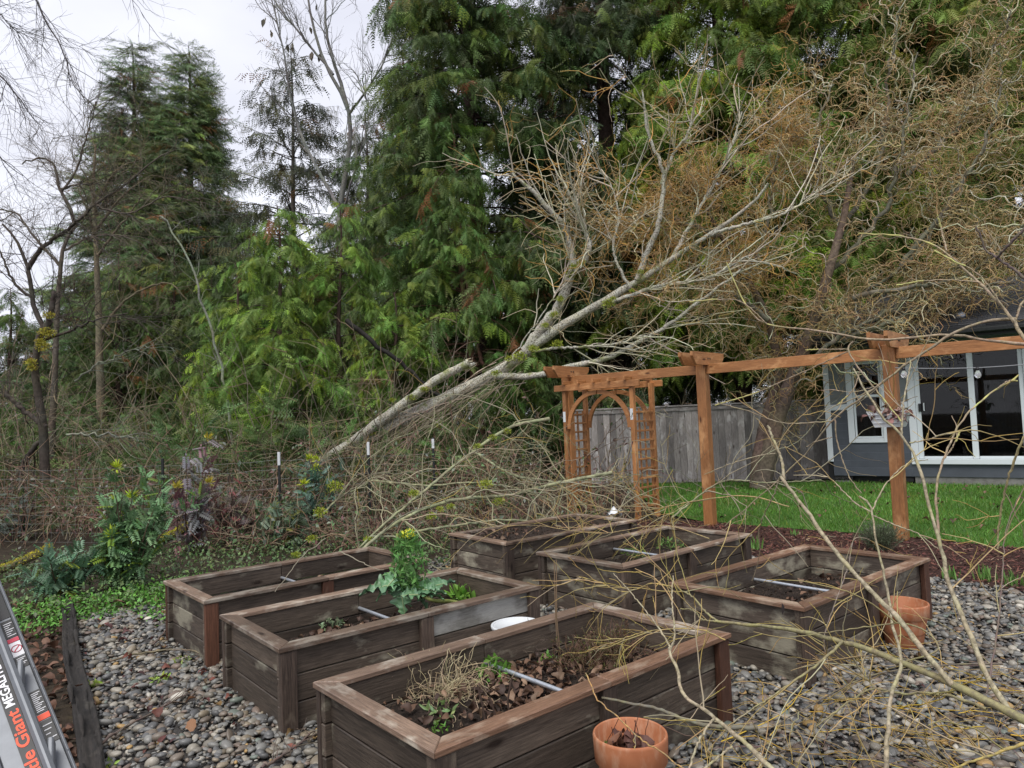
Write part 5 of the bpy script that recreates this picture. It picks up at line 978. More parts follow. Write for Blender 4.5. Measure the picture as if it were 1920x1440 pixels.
m = Mat('kale_leaf'); v = m.vec((1, 1, 1), False); nn = m.noise(v, 14, 5, .6); a = m.n('Attribute'); a.attribute_name = 'Col'; m.bump(m.noise(v, 40, 4), .6, .006); M['kale'] = m.done(m.mix(m.ramp(nn, [(.35, (0, 0, 0)), (.7, (.75, .75, .75))]), a.outputs['Color'], (.14, .25, .165)), .4, .45)
kale()
def tuft(name, label, c, n, T, ls, col, r=.05, h=.05, upl=.6, cat='plant', stems=0, mat='leaf', origin_z=None, w=1., group=None):
    c = np.asarray(c, float); e = empty(name, c, 0, label, cat, group); acc = Acc(); d = rand_dir(n) * np.array([r, r, h]); d[:, 2] = np.abs(d[:, 2]); place(acc, *T, d, rand_dir(n, upl), rand_dir(n, .6), np.stack([RG.uniform(*ls, n), RG.uniform(*ls, n) * w, RG.uniform(*ls, n)], 1), jcol(col, n, .4, .12)); acc.build('leaves', M[mat], e, smooth=False)
    acc = Acc(); k = max(stems, 6); P = grow(RG.normal(0, r * .3, (k, 3)) * np.array([1, 1, 0]) - np.array([0, 0, .01]), rand_dir(k) * .6 + np.array([0, 0, 1.]), RG.uniform(h * .6, h * 1.5, k), 5, .15); tubes(acc, P, np.full(P.shape[:2], .0022), 4, jcol(tuple(q * .7 for q in col), k)); acc.build('stems', M['twig'], e); return e
G1 = (.12, .26, .04)
tuft('lettuce_plant', 'light green lettuce in the corner of the kale bed', gp(868, 1124, .27), 60, LEAF, (.06, .11), (.16, .32, .05), .08, .05, .5)
tuft('columbine_plant', 'bright green leafy clump just left of the steel pipe in the nearest bed', gp(930, 1272, .29), 70, LEAF, (.035, .06), G1, .09, .09, .3)
tuft('seedling', 'small light green weed near the near corner of the front bed', gp(825, 1340, .28), 34, LEAF, (.03, .06), (.17, .25, .09), .07, .03, .3)
tuft('seedling', 'tiny green weed at the inner corner of the front bed', gp(822, 1370, .28), 20, LEAF, (.015, .03), G1, .04, .02, .3)
tuft('seedling', 'small green sprout right of the steel pipe in the nearest bed', gp(1027, 1240, .28), 24, LEAF, (.02, .035), G1, .05, .03, .4)
tuft('seedling', 'upright green sprout beside the heather in the nearest bed', gp(1172, 1190, .30), 30, LEAF, (.025, .045), G1, .04, .10, .5)
tuft('seedling', 'green weeds in the farthest left bed', gp(490, 1088, .25), 60, LEAF, (.02, .04), (.12, .2, .06), .10, .04, .4)
tuft('seedling', 'pale weed in the kale bed left of its steel pipe', gp(625, 1175, .27), 34, LEAF, (.03, .05), (.16, .22, .12), .07, .04, .4)
tuft('seedling', 'ferny green seedling at the left end of the middle bed', gp(1128, 1038, .30), 110, SLIM, (.04, .09), (.14, .27, .05), .11, .07, .5, w=.7)
tuft('seedling', 'ferny green seedling at the far end of the middle bed', gp(1255, 1025, .29), 110, SLIM, (.04, .08), (.14, .26, .06), .13, .05, .4, w=.7)
tuft('seedling', 'ferny green seedling in front of the pipe in the middle bed', gp(1190, 1042, .29), 80, SLIM, (.04, .08), (.15, .25, .05), .10, .06, .4, w=.7)
tuft('seedling', 'small green leaves in the middle of the right hand bed', gp(1435, 1085, .27), 30, LEAF, (.03, .055), (.12, .2, .06), .10, .03, .3)
tuft('weed', 'green weed between the nearest bed and the right hand bed', gp(1378, 1222, .03), 110, LEAF, (.03, .055), (.10, .24, .05), .10, .14, .4)
tuft('weed', 'small lime weed on the gravel at the left', gp(300, 1276, .03), 24, LEAF, (.02, .04), (.22, .32, .05), .05, .02, .4); tuft('weed', 'small lime weed on the gravel near the log', gp(178, 1284, .03), 16, LEAF, (.02, .04), (.22, .32, .05), .03, .02, .4); tuft('weed', 'small green weed by the corner of the left bed', gp(340, 1240, .03), 20, LEAF, (.02, .04), (.20, .26, .05), .05, .02, .4); tuft('weed', 'small bright weed beside the timber at the bottom edge', gp(200, 1436, .03), 16, LEAF, (.02, .035), (.24, .34, .05), .03, .02, .4)
def heather():
    b = gp(1135, 1240, .28); e = empty('heather_shrub', b, 0, 'low brownish green heather in the nearest raised bed', 'shrub'); n = 260; acc = Acc(); S = np.c_[RG.normal(0, .08, n) * 1.0, RG.normal(0, .06, n), np.zeros(n)]; S[:, :2] = S[:, 0:1] * BA * 1.6 + S[:, 1:2] * BB; P = grow(S, rand_dir(n) * .8 + np.array([0, 0, .7]), RG.uniform(.08, .22, n), 6, .2); tubes(acc, P, np.full(P.shape[:2], .0018), 3, jcol((.12, .07, .045), n)); acc.build('stems', M['twig'], e)
    acc = Acc(); p, T_, _, _ = sample_on(P, 3600, .3, 1); c = jcol((.11, .115, .035), 3600, .4, .15); r_ = RG.random(3600); c[r_ < .4] = jcol((.15, .085, .05), (r_ < .4).sum()); right = (p[:, 0] > .12) & (RG.random(3600) < .6); c[right] = jcol((.16, .08, .055), right.sum()); place(acc, *SLIM, p, unit(T_ + rand_dir(3600) * .9), rand_dir(3600), RG.uniform(.012, .028, 3600), c); acc.build('foliage', M['leaf'], e, smooth=False)
heather()
def straw(label, b, n, r, ln, col, flat=.2):
    e = empty('dry_grass_clump', b, 0, label, 'dead plant'); acc = Acc(); S = np.c_[RG.normal(0, r, (n, 2)), RG.uniform(.005, .04, n)]; P = grow(S, rand_dir(n, flat), RG.uniform(*ln, n), 8, .35, -.06); P[:, :, 2] = np.maximum(P[:, :, 2], .004); tubes(acc, P, np.full(P.shape[:2], .0013), 3, jcol(col, n, .35)); acc.build('stalks', M['twig'], e); return e
straw('pale dry grass clump in the near end of the front bed', gp(838, 1300, .275), 300, .10, (.08, .28), (.42, .34, .21)); straw('tan cut stalks at the far end of the right hand bed', gp(1575, 1068, .26), 120, .09, (.08, .24), (.32, .20, .13), .9); straw('brown stalks by the back corner of the right hand bed', gp(1500, 1050, .26), 26, .05, (.15, .4), (.30, .15, .07), 1.2); straw('thin bare stems standing in the front bed beside the pipe', gp(985, 1225, .28), 22, .07, (.12, .3), (.14, .10, .08), 1.2); straw('short dry stalks at the left end of the front bed', gp(745, 1300, .275), 30, .05, (.1, .2), (.30, .22, .15), 1.0)
e = empty('pruned_plant', gp(920, 1360, .27), 0, 'three dark pruned stems standing near the front bed edge', 'dead plant'); acc = Acc()
for px, ln in ((-.02, .17), (.03, .12), (.09, .20)): P = np.array([[px, 0, 0], [px - .012, 0, ln * .5], [px - .03 + .04 * (px > .05), 0, ln]]); tubes(acc, P[None], np.full((1, 3), .005), 6, (.07, .045, .035))
acc.build('stems', M['twig'], e)
e = empty('pruned_plant', gp(1046, 1225, .28), 0, 'tall thin double stem standing in the middle of the front bed', 'dead plant'); acc = Acc()
for dx in (0, .012): P = np.array([[dx, 0, 0], [dx * .5 - .004, 0, .2], [dx + .002, 0, .52]]); tubes(acc, P[None], np.full((1, 3), .0035), 5, (.19, .13, .08))
acc.build('stems', M['twig'], e)
# mulch bed plants
for px, py, s, lab in ((1416, 1030, 1., 'green bulb shoots in the mulch behind the middle bed'), (1782, 1085, .8, 'green bulb shoots in the mulch, left of the three at right'), (1848, 1088, .85, 'green bulb shoots in the mulch, middle of the three at right'), (1902, 1098, .85, 'green bulb shoots in the mulch at the right picture edge'), (1490, 1003, .5, 'small green shoots in the mulch before the lawn')):
    b = gp(px, py, .01); e = empty('bulb_shoots', b, 0, lab, 'plant', 'bulb shoots in the mulch'); acc = Acc(); n = 26; S = np.c_[RG.normal(0, .03, (n, 2)), np.zeros(n)]; D = rand_dir(n) * .35 + np.array([0, 0, 1.]); T = tpl([[0, -.06, 0], [0, .06, 0], [.5, .07, .02], [.5, -.07, .02], [1, 0, -.03]], [[0, 1, 2], [0, 2, 3], [3, 2, 4]]); place(acc, *T, S, D, rand_dir(n), RG.uniform(.09, .19, n) * s, jcol((.13, .25, .06), n, .3)); acc.build('leaves', M['leaf'], e)
b = gp(1650, 1030, .01); e = empty('lavender_shrub', b, 0, 'grey green lavender bush at the foot of the pergola post', 'shrub'); acc = Acc(); n = 420; S = np.c_[RG.normal(0, .05, (n, 2)), np.zeros(n)]; P = grow(S, rand_dir(n) * .75 + np.array([0, 0, 1.]), RG.uniform(.15, .34, n), 5, .1); tubes(acc, P, np.full(P.shape[:2], .0016), 3, jcol((.10, .11, .07), n)); acc.build('stems', M['twig'], e); p, T_, _, _ = sample_on(P, 2600, .3, 1); acc = Acc(); place(acc, *SLIM, p, unit(T_ + rand_dir(2600) * .6), rand_dir(2600), RG.uniform(.02, .05, 2600), jcol((.12, .15, .085), 2600, .35)); acc.build('foliage', M['leaf'], e, smooth=False)
b = gp(1152, 968, .42)
e = empty('plastic_scrap', b, .3, 'crumpled white plastic scrap lying behind the middle bed', 'scrap'); me = grid_mesh('sheet', -.09, .09, -.06, .06, 12, 9, lambda X, Y: .02 + .03 * np.sin(X * 40 + Y * 25) + .02 * np.sin(Y * 60 - X * 20) + .05 * (1 - np.abs(X) / .09)); link('sheet', me, M['white'], e)
# ================================================================== broken willow branches in front
def wbranch(label, q, r0, r1, col=(.34, .29, .19), nt=10, ln=(.1, .35), sub=20, tip=True, subs=(), grav=-.02, dark=False):
    P0 = smooth_path(pts(q), 34, .0016); og = P0[0].copy(); e = empty('willow_branch', og, 0, label, 'branch', 'broken willow branches in the foreground')
    acc = Acc(); tubes(acc, P0[None], (np.linspace(r0, r1, 34) * .86 * RG.uniform(.88, 1.14, 34))[None], 7, jcol(col, 34, .14, .05)[None]); acc.build('stem', M['wbark'], e, origin=og)
    allp = [P0]
    for sq, a0, a1 in subs:
        p = smooth_path(pts(sq), 34, .0012); allp.append(p); acc = Acc(); tubes(acc, p[None], (np.linspace(a0, a1, 34) * .85 * RG.uniform(.88, 1.14, 34))[None], 6, jcol(col, 34, .14, .05)[None]); acc.build('side_branch', M['wbark'], e, origin=og)
    nt = int(nt * .6); sub = int(sub * .45)
    if nt:
        acc = Acc(); A = np.array(allp); S, T, _, t = sample_on(A, nt, .15, 1); P1 = grow(S, T * .8 + rand_dir(nt, .1) * .75, RG.uniform(*ln, nt), 9, .10, grav); P1[:, :, 2] = np.maximum(P1[:, :, 2], .03)
        c = jcol((.36, .27, .12), nt, .3, .1); c[::3] = jcol((.33, .28, .18), len(c[::3])); tubes(acc, P1, np.linspace(.0028, .0013, 10)[None] * RG.uniform(.7, 1.2, (nt, 1)), 4, c)
        if sub:
            S, T, _, _ = sample_on(P1, sub, .15, 1); P2 = grow(S, T * .8 + rand_dir(sub, .1) * .7, RG.uniform(ln[0] * .4, ln[1] * .5, sub), 6, .15, grav); P2[:, :, 2] = np.maximum(P2[:, :, 2], .03); c = jcol((.38, .28, .09), sub, .3, .1); tubes(acc, P2, np.linspace(.0018, .001, 7)[None] * np.ones((sub, 1)), 3, c)
            # buds
            S, T, _, _ = sample_on(P2, sub * 3, .1, 1); n = len(S); place(acc, *SLIM, S, unit(T + rand_dir(n) * .5), rand_dir(n), np.full(n, .009), jcol((.42, .34, .10), n))
        acc.build('twigs', M['twig'], e, origin=og)
    if tip:      # knobbly yellow lichen towards the ends
        acc = Acc()
        for p in allp[:1] + (allp[1:] if len(allp) > 1 else []):
            k = np.arange(22, 34); s = 1 + .45 * np.abs(np.sin(k * 2.3)) * RG.random(12); tubes(acc, p[22:][None], (np.linspace(r1 * 1.15, r1 * 1.0, 12) * s)[None] , 6, jcol((.40, .37, .14), 12, .25)[None])
        acc.build('lichen', M['twig'], e, origin=og)
    return e
m = Mat('willow_bark'); a = m.n('Attribute'); a.attribute_name = 'Col'; v = m.vec((1, 1, 1), False); n1 = m.noise(v, 60, 5, .65); n2 = m.noise(v, 14, 4); c = m.mix(m.ramp(n1, [(.42, (0, 0, 0)), (.62, (.9, .9, .9))]), a.outputs['Color'], (.15, .125, .08)); c = m.mix(m.ramp(n2, [(.55, (0, 0, 0)), (.72, (.6, .6, .6))]), c, (.32, .30, .12)); m.bump(n1, .4, .003); M['wbark'] = m.done(c, .65, .3)
PALE = (.37, .32, .215); OLV = (.28, .25, .12)
wbranch('thickest broken willow branch sweeping in from the lower right corner', [(2060, 1425, 2.15), (1970, 1375, 2.22), (1890, 1335, 2.3), (1780, 1280, 2.45), (1690, 1243, 2.6), (1590, 1205, 2.8), (1480, 1180, 3.0), (1400, 1172, 3.2), (1345, 1165, 3.3)], .0175, .007, OLV, 26, (.15, .55), 70, False,
        [([(1350, 1168, 3.3), (1325, 1150, 3.35), (1300, 1120, 3.4), (1278, 1108, 3.45), (1266, 1096, 3.5)], .0065, .004), ([(1345, 1165, 3.3), (1318, 1162, 3.32), (1300, 1145, 3.35), (1276, 1141, 3.4)], .0055, .003), ([(1580, 1202, 2.8), (1540, 1240, 2.75), (1470, 1290, 2.75), (1410, 1330, 2.7)], .007, .003), ([(1690, 1243, 2.6), (1760, 1215, 2.55), (1700, 1170, 2.7), (1560, 1185, 2.85), (1480, 1195, 2.95)], .004, .002)])
wbranch('long straight branch rising to the left from the thickest one, broken white end', [(1785, 1283, 2.44), (1735, 1225, 2.5), (1680, 1155, 2.6), (1620, 1095, 2.72), (1560, 1025, 2.85), (1510, 955, 2.97), (1462, 893, 3.05)], .012, .0075, PALE, 10, (.15, .4), 20, False,
        [([(1470, 905, 3.04), (1465, 860, 3.1), (1450, 825, 3.13), (1440, 798, 3.15)], .0075, .006), ([(1455, 850, 3.1), (1420, 855, 3.2), (1370, 870, 3.3), (1320, 890, 3.4)], .004, .002), ([(1462, 895, 3.05), (1450, 930, 3.1), (1430, 970, 3.2), (1420, 1010, 3.3)], .004, .002)])
wbranch('upright pale branch right of the pergola post, curving to the lower right', [(1895, 1337, 2.3), (1850, 1265, 2.4), (1812, 1175, 2.5), (1778, 1090, 2.6), (1760, 1010, 2.68), (1740, 940, 2.75), (1722, 870, 2.8), (1690, 815, 2.85), (1650, 775, 2.9), (1600, 690, 3.)], .011, .004, PALE, 14, (.15, .5), 30, False,
        [([(1705, 830, 2.83), (1740, 825, 2.8), (1765, 815, 2.8), (1790, 813, 2.8)], .004, .002), ([(1690, 815, 2.85), (1695, 750, 2.9), (1704, 700, 2.95), (1708, 675, 2.97)], .005, .003)])
wbranch('pale upright branch crossing in front of the right terracotta pot', [(1664, 1475, 2.35), (1662, 1400, 2.4), (1672, 1300, 2.5), (1690, 1240, 2.6), (1672, 1165, 2.75), (1668, 1130, 2.8), (1655, 1065, 2.85), (1640, 1000, 2.9), (1632, 950, 2.95), (1612, 930, 3.0)], .009, .004, PALE, 12, (.12, .4), 26, False,
        [([(1634, 960, 2.94), (1660, 910, 3.), (1700, 870, 3.1), (1740, 862, 3.2)], .004, .002), ([(1634, 965, 2.94), (1680, 985, 2.9), (1720, 1000, 2.85), (1760, 1030, 2.8)], .004, .002), ([(1634, 960, 2.94), (1600, 940, 3), (1560, 900, 3.1), (1533, 887, 3.15)], .004, .002)])
wbranch('branch in front of the nearest pot, running from the bottom edge to the upper left', [(1480, 1475, 2.1), (1430, 1425, 2.2), (1372, 1372, 2.35), (1325, 1335, 2.45), (1290, 1312, 2.5), (1275, 1285, 2.55), (1270, 1255, 2.6), (1256, 1222, 2.65), (1262, 1207, 2.7)], .0095, .006, PALE, 12, (.12, .4), 30, False,
        [([(1256, 1222, 2.65), (1262, 1206, 2.68), (1265, 1180, 2.7), (1260, 1130, 2.8), (1262, 1080, 2.9)], .0045, .003), ([(1258, 1215, 2.66), (1230, 1170, 2.75), (1190, 1120, 2.9), (1150, 1075, 3.05)], .0045, .002), ([(1340, 1345, 2.42), (1310, 1390, 2.3), (1290, 1450, 2.2)], .005, .004), ([(1372, 1400, 2.32), (1340, 1425, 2.25), (1300, 1460, 2.18)], .005, .004)])
wbranch('long thin branch crossing in front of the pergola beam with yellow tips', [(2010, 655, 3.3), (1920, 645, 3.4), (1840, 637, 3.45), (1790, 628, 3.5), (1700, 633, 3.6), (1640, 637, 3.7), (1530, 620, 3.8), (1440, 608, 3.9), (1400, 575, 3.95), (1375, 525, 4.), (1362, 492, 4.)], .010, .0032, (.36, .27, .19), 8, (.12, .35), 10, True,
        [([(1438, 607, 3.9), (1390, 566, 3.95), (1340, 562, 4.), (1293, 566, 4.05)], .004, .0028), ([(1600, 640, 3.75), (1590, 655, 3.75), (1610, 690, 3.7), (1650, 740, 3.6), (1690, 790, 3.5)], .005, .004), ([(1590, 655, 3.75), (1540, 655, 3.8), (1510, 656, 3.85)], .004, .003), ([(1592, 658, 3.75), (1500, 700, 3.9), (1420, 735, 4.), (1340, 760, 4.1)], .004, .0025), ([(1612, 695, 3.7), (1600, 730, 3.7), (1570, 760, 3.75)], .0035, .003)])
wbranch('branch falling from the upper right corner with long yellow lichened tips', [(1990, 720, 3.1), (1925, 640, 3.2), (1900, 600, 3.25), (1860, 555, 3.3), (1820, 515, 3.4), (1780, 480, 3.45), (1740, 455, 3.5), (1680, 442, 3.6), (1610, 437, 3.65)], .010, .0035, (.38, .30, .20), 6, (.12, .35), 10, True,
        [([(1775, 470, 3.45), (1765, 430, 3.5), (1757, 402, 3.5)], .005, .004), ([(1840, 530, 3.35), (1790, 525, 3.4), (1730, 527, 3.45), (1680, 535, 3.5)], .004, .003), ([(1905, 600, 3.25), (1915, 570, 3.25), (1935, 555, 3.25)], .006, .005), ([(1900, 605, 3.25), (1840, 520, 3.3), (1790, 490, 3.35), (1750, 470, 3.4)], .005, .003)])
wbranch('dark purple twig with broken end at the right picture edge', [(1985, 575, 2.9), (1925, 525, 3.), (1880, 490, 3.05), (1850, 470, 3.1), (1840, 445, 3.1), (1831, 425, 3.1)], .009, .004, (.10, .07, .075), 4, (.1, .3), 4, False, [([(1868, 485, 3.07), (1890, 460, 3.), (1925, 425, 2.95)], .006, .007)])
wbranch('long diagonal branch passing in front of the house window', [(1905, 598, 3.3), (1860, 600, 3.3), (1800, 618, 3.35), (1740, 655, 3.4), (1690, 690, 3.45), (1640, 728, 3.5), (1570, 780, 3.6), (1520, 840, 3.7), (1470, 890, 3.8), (1420, 935, 3.9), (1360, 985, 4.)], .008, .003, (.30, .24, .16), 12, (.12, .4), 20, False,
        [([(1565, 782, 3.6), (1570, 830, 3.6), (1590, 890, 3.55), (1615, 925, 3.5)], .0045, .003), ([(1640, 725, 3.5), (1600, 735, 3.55), (1565, 732, 3.6)], .003, .002), ([(1560, 790, 3.6), (1470, 793, 3.7), (1400, 770, 3.8), (1345, 755, 3.9)], .0045, .003), ([(1560, 820, 3.6), (1530, 828, 3.65), (1512, 838, 3.7)], .003, .003)])
wbranch('slender branch curving up past the sliding door to two budded tips', [(1760, 1000, 2.9), (1755, 920, 2.95), (1770, 860, 3.), (1790, 810, 3.05), (1820, 770, 3.1), (1860, 735, 3.15), (1895, 715, 3.2), (1910, 702, 3.2)], .006, .003, (.36, .27, .18), 6, (.1, .3), 10, True, [([(1770, 860, 3.), (1785, 840, 3.02), (1800, 810, 3.04)], .003, .003), ([(1870, 728, 3.15), (1890, 715, 3.17), (1908, 714, 3.2)], .003, .003)])
wbranch('pale yellow branch standing at the right picture edge over the lawn', [(1960, 780, 2.6), (1920, 820, 2.65), (1900, 870, 2.7), (1885, 920, 2.75), (1872, 990, 2.8), (1872, 1030, 2.8)], .0055, .004, (.42, .35, .18), 4, (.1, .3), 8, False)
wbranch('yellowish branch crossing the bottom right corner close to the ground', [(1990, 1372, 1.95), (1920, 1395, 1.98), (1850, 1418, 2.0), (1790, 1440, 2.02), (1740, 1462, 2.05)], .006, .003, (.42, .32, .09), 10, (.1, .35), 20, False)
wbranch('olive branch lying on the gravel below the thickest branch', [(1850, 1330, 2.55), (1770, 1302, 2.7), (1690, 1300, 2.8), (1640, 1292, 2.85), (1600, 1310, 2.85), (1560, 1340, 2.8), (1530, 1362, 2.8)], .007, .003, OLV, 24, (.15, .5), 60, False, [([(1640, 1292, 2.85), (1620, 1265, 2.9), (1600, 1240, 2.95)], .004, .002)])
wbranch('dark branch crossing the gravel in front of the right hand bed', [(1880, 1245, 3.2), (1800, 1245, 3.2), (1700, 1255, 3.2), (1620, 1270, 3.2), (1560, 1300, 3.1), (1480, 1345, 3.0), (1420, 1380, 2.9)], .005, .0025, (.12, .10, .08), 22, (.15, .5), 60, False)
wbranch('grey lichen spotted gnarled stick lying behind the nearest pot', [(1128, 1308, 3.1), (1200, 1322, 3.07), (1232, 1328, 3.05), (1270, 1345, 3.02), (1310, 1358, 3.0), (1350, 1362, 3.), (1420, 1365, 2.98)], .006, .012, (.16, .155, .12), 8, (.1, .3), 10, False)
wbranch('thin orange twig arching over the nearest pot', [(1098, 1262, 2.75), (1120, 1310, 2.65), (1160, 1345, 2.55), (1200, 1385, 2.45), (1240, 1410, 2.35), (1290, 1450, 2.25)], .0028, .003, (.45, .26, .09), 3, (.06, .2), 5, False)
wbranch('budded twigs hanging in front of the middle bed', [(1262, 1100, 3.3), (1220, 1095, 3.4), (1170, 1110, 3.5), (1120, 1090, 3.6), (1080, 1080, 3.7)], .0042, .002, (.42, .30, .09), 22, (.12, .4), 60, False)
wbranch('budded twigs spreading over the rim of the nearest bed', [(1360, 1200, 2.9), (1310, 1180, 2.95), (1250, 1180, 3.), (1190, 1190, 3.05), (1130, 1215, 3.1)], .0034, .002, (.40, .30, .10), 18, (.1, .35), 46, False)
wbranch('thin twigs before the lower lattice of the arbor', [(1480, 950, 5.2), (1400, 930, 5.5), (1300, 940, 5.8), (1180, 960, 6.2), (1080, 940, 6.6)], .006, .003, (.42, .30, .13), 36, (.3, .9), 110, False)
wbranch('thin twigs hanging before the back raised beds', [(1330, 1010, 5.4), (1240, 985, 5.8), (1120, 1000, 6.2), (1000, 985, 6.6), (900, 990, 7.)], .005, .003, (.40, .30, .14), 34, (.3, .8), 110, False)
wbranch('purplish bare twigs rising from the gravel before the right hand bed', [(1560, 1270, 3.6), (1545, 1200, 3.6), (1570, 1120, 3.6), (1590, 1060, 3.65), (1600, 1010, 3.7)], .004, .002, (.30, .24, .22), 16, (.15, .5), 30, False)
wbranch('thin upright twigs at the right picture edge over the mulch', [(1850, 1300, 2.6), (1870, 1180, 2.7), (1880, 1080, 2.8), (1890, 980, 2.9), (1940, 880, 2.9)], .004, .002, (.16, .11, .10), 12, (.15, .5), 24, False)
acc = Acc(); n = 130; S = np.array([gp(a, b, .05) for a, b in zip(RG.uniform(1330, 2000, n), RG.uniform(1230, 1500, n))]); S = S[~in_beds(S[:, 0], S[:, 1], .05)]; n = len(S); P = grow(S, rand_dir(n) * np.array([1, 1, .25]) + np.array([0, 0, .1]), RG.uniform(.15, .7, n), 8, .15, -.01); P[:, :, 2] = np.clip(P[:, :, 2], .04, .4); c = jcol((.33, .24, .11), n, .35); dk = RG.random(n) < .4; c[dk] = jcol((.14, .09, .075), dk.sum()); ye = RG.random(n) < .3; c[ye] = jcol((.46, .31, .04), ye.sum()); tubes(acc, P, np.linspace(.0028, .0012, 9)[None] * RG.uniform(.6, 1.3, (n, 1)), 4, c)
S, T, _, _ = sample_on(P, 240, .1, 1); P2 = grow(S, T + rand_dir(240) * .7, RG.uniform(.05, .2, 240), 5, .2, 0); P2[:, :, 2] = np.clip(P2[:, :, 2], .03, .5); tubes(acc, P2, np.full(P2.shape[:2], .0012), 3, jcol((.40, .28, .08), 240, .35)); tag(acc.build('twig_litter', M['twig']), 'loose thin yellow and brown twigs littering the gravel at the lower right', 'twigs', kind='stuff')
acc = Acc(); place(acc, *LEAF, pts([(1466, 1130, 2.95)]), np.array([[.05, 0, -1.]]), np.array([[.6, -.8, 0]]), np.array([.05]), jcol((.04, .03, .03), 1)); tag(acc.build('dead_leaf', M['deadleaf'], origin=at(1466, 1130, 2.95)), 'single dark dead leaf hanging before the right hand bed', 'leaf')
for q, lab in (([(205, 1240, 4.45), (260, 1225, 4.6), (320, 1218, 4.7), (370, 1222, 4.7), (395, 1240, 4.6)], 'thin mossy stick on the gravel below the left bed'), ([(285, 1210, 4.9), (305, 1190, 5.), (330, 1155, 5.3), (350, 1150, 5.4)], 'dark stick leaning at the left end of the left bed'), ([(190, 1395, 3.75), (230, 1365, 3.85), (290, 1335, 3.95), (330, 1312, 4.05), (355, 1290, 4.1)], 'longest bare stick on the gravel in the lower left'), ([(490, 1440, 3.3), (540, 1410, 3.4), (590, 1370, 3.5)], 'thin reddish stick at the foot of the nearest bed')):
    p = smooth_path(np.array([gp(a, b, .045) for a, b, _ in q]), 24, .003); og = p[0].copy(); e = empty('stick', og, 0, lab, 'stick'); acc = Acc(); tubes(acc, p[None], np.linspace(.0075, .0035, 24)[None], 6, jcol((.17, .14, .09) if 'mossy' in lab else (.12, .085, .07), 24)[None]); acc.build('stem', M['twig'], e, origin=og)
    acc = Acc(); S, T, _, _ = sample_on(p[None], 9, .1, .9); P = grow(S, T + rand_dir(9) * np.array([.9, .9, .3]), RG.uniform(.06, .25, 9), 6, .15); P[:, :, 2] = np.clip(P[:, :, 2], .035, .3); tubes(acc, P, np.linspace(.003, .0014, 7)[None] * np.ones((9, 1)), 4, jcol((.13, .10, .08), 9)); acc.build('side_twigs', M['twig'], e, origin=og)
for i_, (q, lab) in enumerate((([(610, 1010), (570, 1040), (530, 1090), (515, 1110)], 'curved bare twig hooked over the rim of the left bed'), ([(640, 1035), (690, 1060), (720, 1070)], 'bare twig lying across the far end of the left bed'))):
    p = smooth_path(np.array([gp(a, b, .49) for a, b in q]), 18, .004); og = p[0].copy(); acc = Acc(); tubes(acc, (p - og)[None], np.linspace(.006, .0025, 18)[None], 5, (.26, .23, .17)); o = acc.build('bare_twig', M['twig']); o.location = og; tag(o, lab, 'twig')

# ================================================================== ladder at the lower left
lo = at(81, 1440, 1.55); hi_ = at(0, 1226, 1.72); LA = unit(hi_ - lo); zf = CAMP - lo; zf = unit(zf - (zf @ LA) * LA); LR = np.cross(LA, zf); LEN = np.linalg.norm(hi_ - lo)
ld = empty('ladder', (0, 0, 0), 0, 'aluminium multi position ladder with orange lettering at the lower left corner', 'ladder')
s_ground = lo[2] / LA[2]          # how far down the rail the ground is
og = lo - LA * s_ground
ld.matrix_world = Matrix(((LR[0], LA[0], zf[0], og[0]), (LR[1], LA[1], zf[1], og[1]), (LR[2], LA[2], zf[2], og[2]), (0, 0, 0, 1)))
LT = s_ground + 1.1; B0 = s_ground; LK = .74
def lbar(name, x0, x1, y0, y1, z0, z1, mat, bev=.002, rz=0.):
    x0, x1 = x0 * LK, x1 * LK; return bar(name, x1 - x0, y1 - y0, z1 - z0, mat, ld, ((x0 + x1) / 2, (y0 + y1) / 2, (z0 + z1) / 2), (0, 0, rz), bev)
lbar('rail', -.085, .0, 0, LT, -.02, 0, M['alu'], .003); lbar('rail_flange', .0005, .026, 0, LT, -.022, .016, M['alu'], .007); lbar('rail_flange', -.098, -.0855, 0, LT, -.022, .012, M['alu'], .005)
lbar('inner_rail', .0265, .063, .03, LT + .1, -.06, -.045, M['alu'], .002); lbar('inner_rail_flange', .0635, .073, .03, LT + .1, -.062, -.030, M['alu'], .004)
lbar('rail_foot', -.098, .03, -.012, .05, -.03, .02, M['black'], .006)
for k in range(4): lbar('rung', -.48, -.099, .18 + k * .29, .215 + k * .29, -.02, .005, M['alu'], .008)
lbar('rail', -.57, -.485, 0, LT, -.02, 0, M['alu'], .003)
M['ladder_black'] = plain('ladder_label_black', (.010, .010, .011), .35); M['ladder_orange'] = plain('ladder_label_orange', (.80, .07, .015), .4); M['ladder_white'] = plain('ladder_label_white', (.75, .75, .77), .4); M['ladder_red'] = plain('ladder_label_red', (.55, .03, .07), .4)
lbar('label_panel', -.0385, -.0005, B0 - .6, B0 + LEN * 1.9, .0005, .0015, M['ladder_black'], 0)
def text(s, x, y, z, size, mat, sx=1., rz=math.pi / 2):
    cu = bpy.data.curves.new('lettering', 'FONT'); cu.body = s; cu.size = size; cu.offset = size * .018; cu.extrude = .0003; o = bpy.data.objects.new('lettering', cu); COL.objects.link(o)
    dg = bpy.context.evaluated_depsgraph_get(); me = bpy.data.meshes.new_from_object(o.evaluated_get(dg)); bpy.data.objects.remove(o); r = link('lettering', me, mat, ld, (x, y, z), (0, 0, rz)); r.scale = (sx, 1, 1); return r
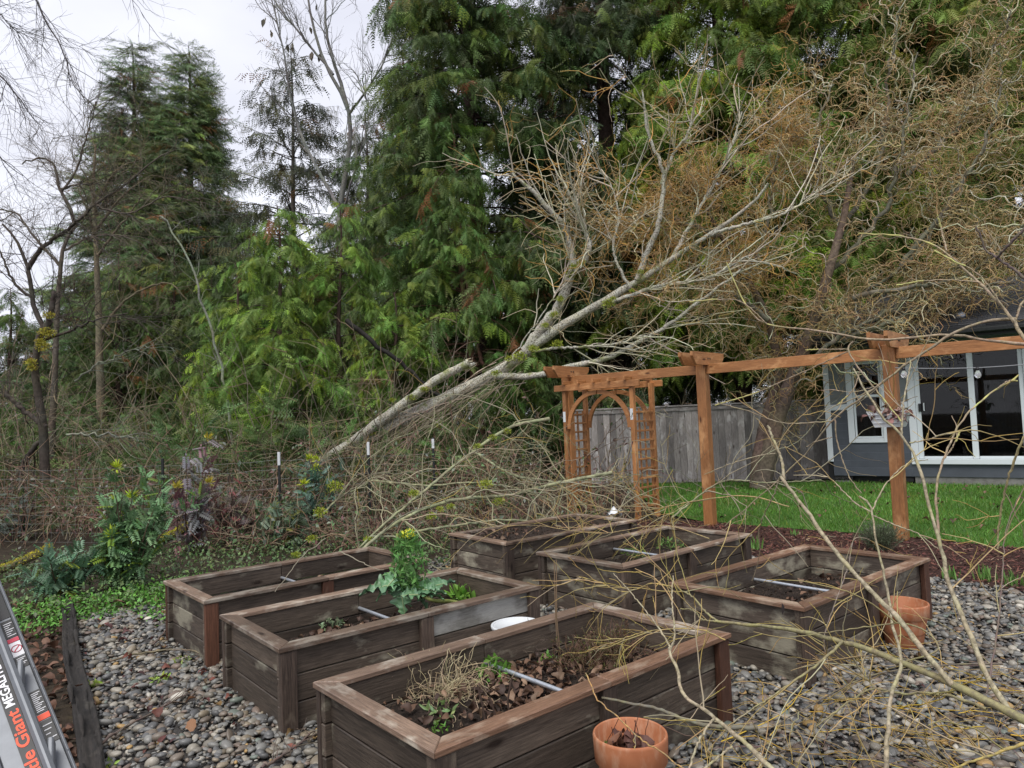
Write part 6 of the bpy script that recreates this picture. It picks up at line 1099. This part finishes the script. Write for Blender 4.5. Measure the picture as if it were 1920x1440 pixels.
def width(o): xs = [v.co.x for v in o.data.vertices]; return max(xs)
S0 = B0 + LEN * .505
t1 = text('Little Giant', -.0045, 0, .002, .033, M['ladder_orange']); wd = width(t1); t1.scale.x = (LEN * .60) / wd * 1.05; t1.location.y = S0 - wd * t1.scale.x
t2 = text('MEGALITE', -.0065, B0 + LEN * .535, .002, .026, M['ladder_white'], 1.05)
IB = lambda row: B0 + (1440 - row) / 214 * LEN
def lab(x0, x1, r0, r1, mat, z=-.0445): return lbar('sticker', x0, x1, IB(r1), IB(r0), z, z + .001, mat, 0)
lab(.029, .061, 1145, 1182, M['ladder_black']); lab(.029, .061, 1184, 1192, M['ladder_red']); lab(.029, .061, 1193, 1222, M['ladder_white']); lab(.029, .061, 1224, 1246, M['ladder_black']); lab(.030, .062, 1296, 1338, M['ladder_black']); lab(.030, .062, 1340, 1350, M['ladder_orange']); lab(.030, .062, 1352, 1392, M['ladder_black']); lab(.030, .062, 1060, 1140, M['ladder_black'])
rg = []
for k in range(33): a_ = 2 * math.pi * k / 32; rg.append((.0337 + .0105 * math.cos(a_), IB(1207) + .0105 * math.sin(a_), -.0425))
acc = Acc(); tubes(acc, np.array(rg)[None], np.full((1, 33), .0010), 4, (1, 1, 1)); acc.build('warning_ring', M['ladder_red'], ld); lbar('warning_bar', .034, .058, IB(1207) - .0012, IB(1207) + .0012, -.0433, -.0424, M['ladder_red'], 0, .8)
for r0, r1, n_ in ((1226, 1244, 6), (1299, 1336, 11), (1150, 1180, 7), (1357, 1388, 4)):
    for k in range(n_): rr = r0 + (k + .5) * (r1 - r0) / n_; lbar('print_line', .034, .059 - .006 * (k % 3), IB(rr) - .0010, IB(rr) + .0010, -.0434, -.0429, M['ladder_white'], 0)
for rA in (1252, 1400): lbar('brace', .018, .034, IB(rA + 52), IB(rA), -.030, .004, M['alu'], .003, -.28)
for rA in (1262, 1420): lbar('rivet', .0665, .0705, IB(rA) - .0025, IB(rA) + .0025, -.031, -.0275, M['alu'], .001)
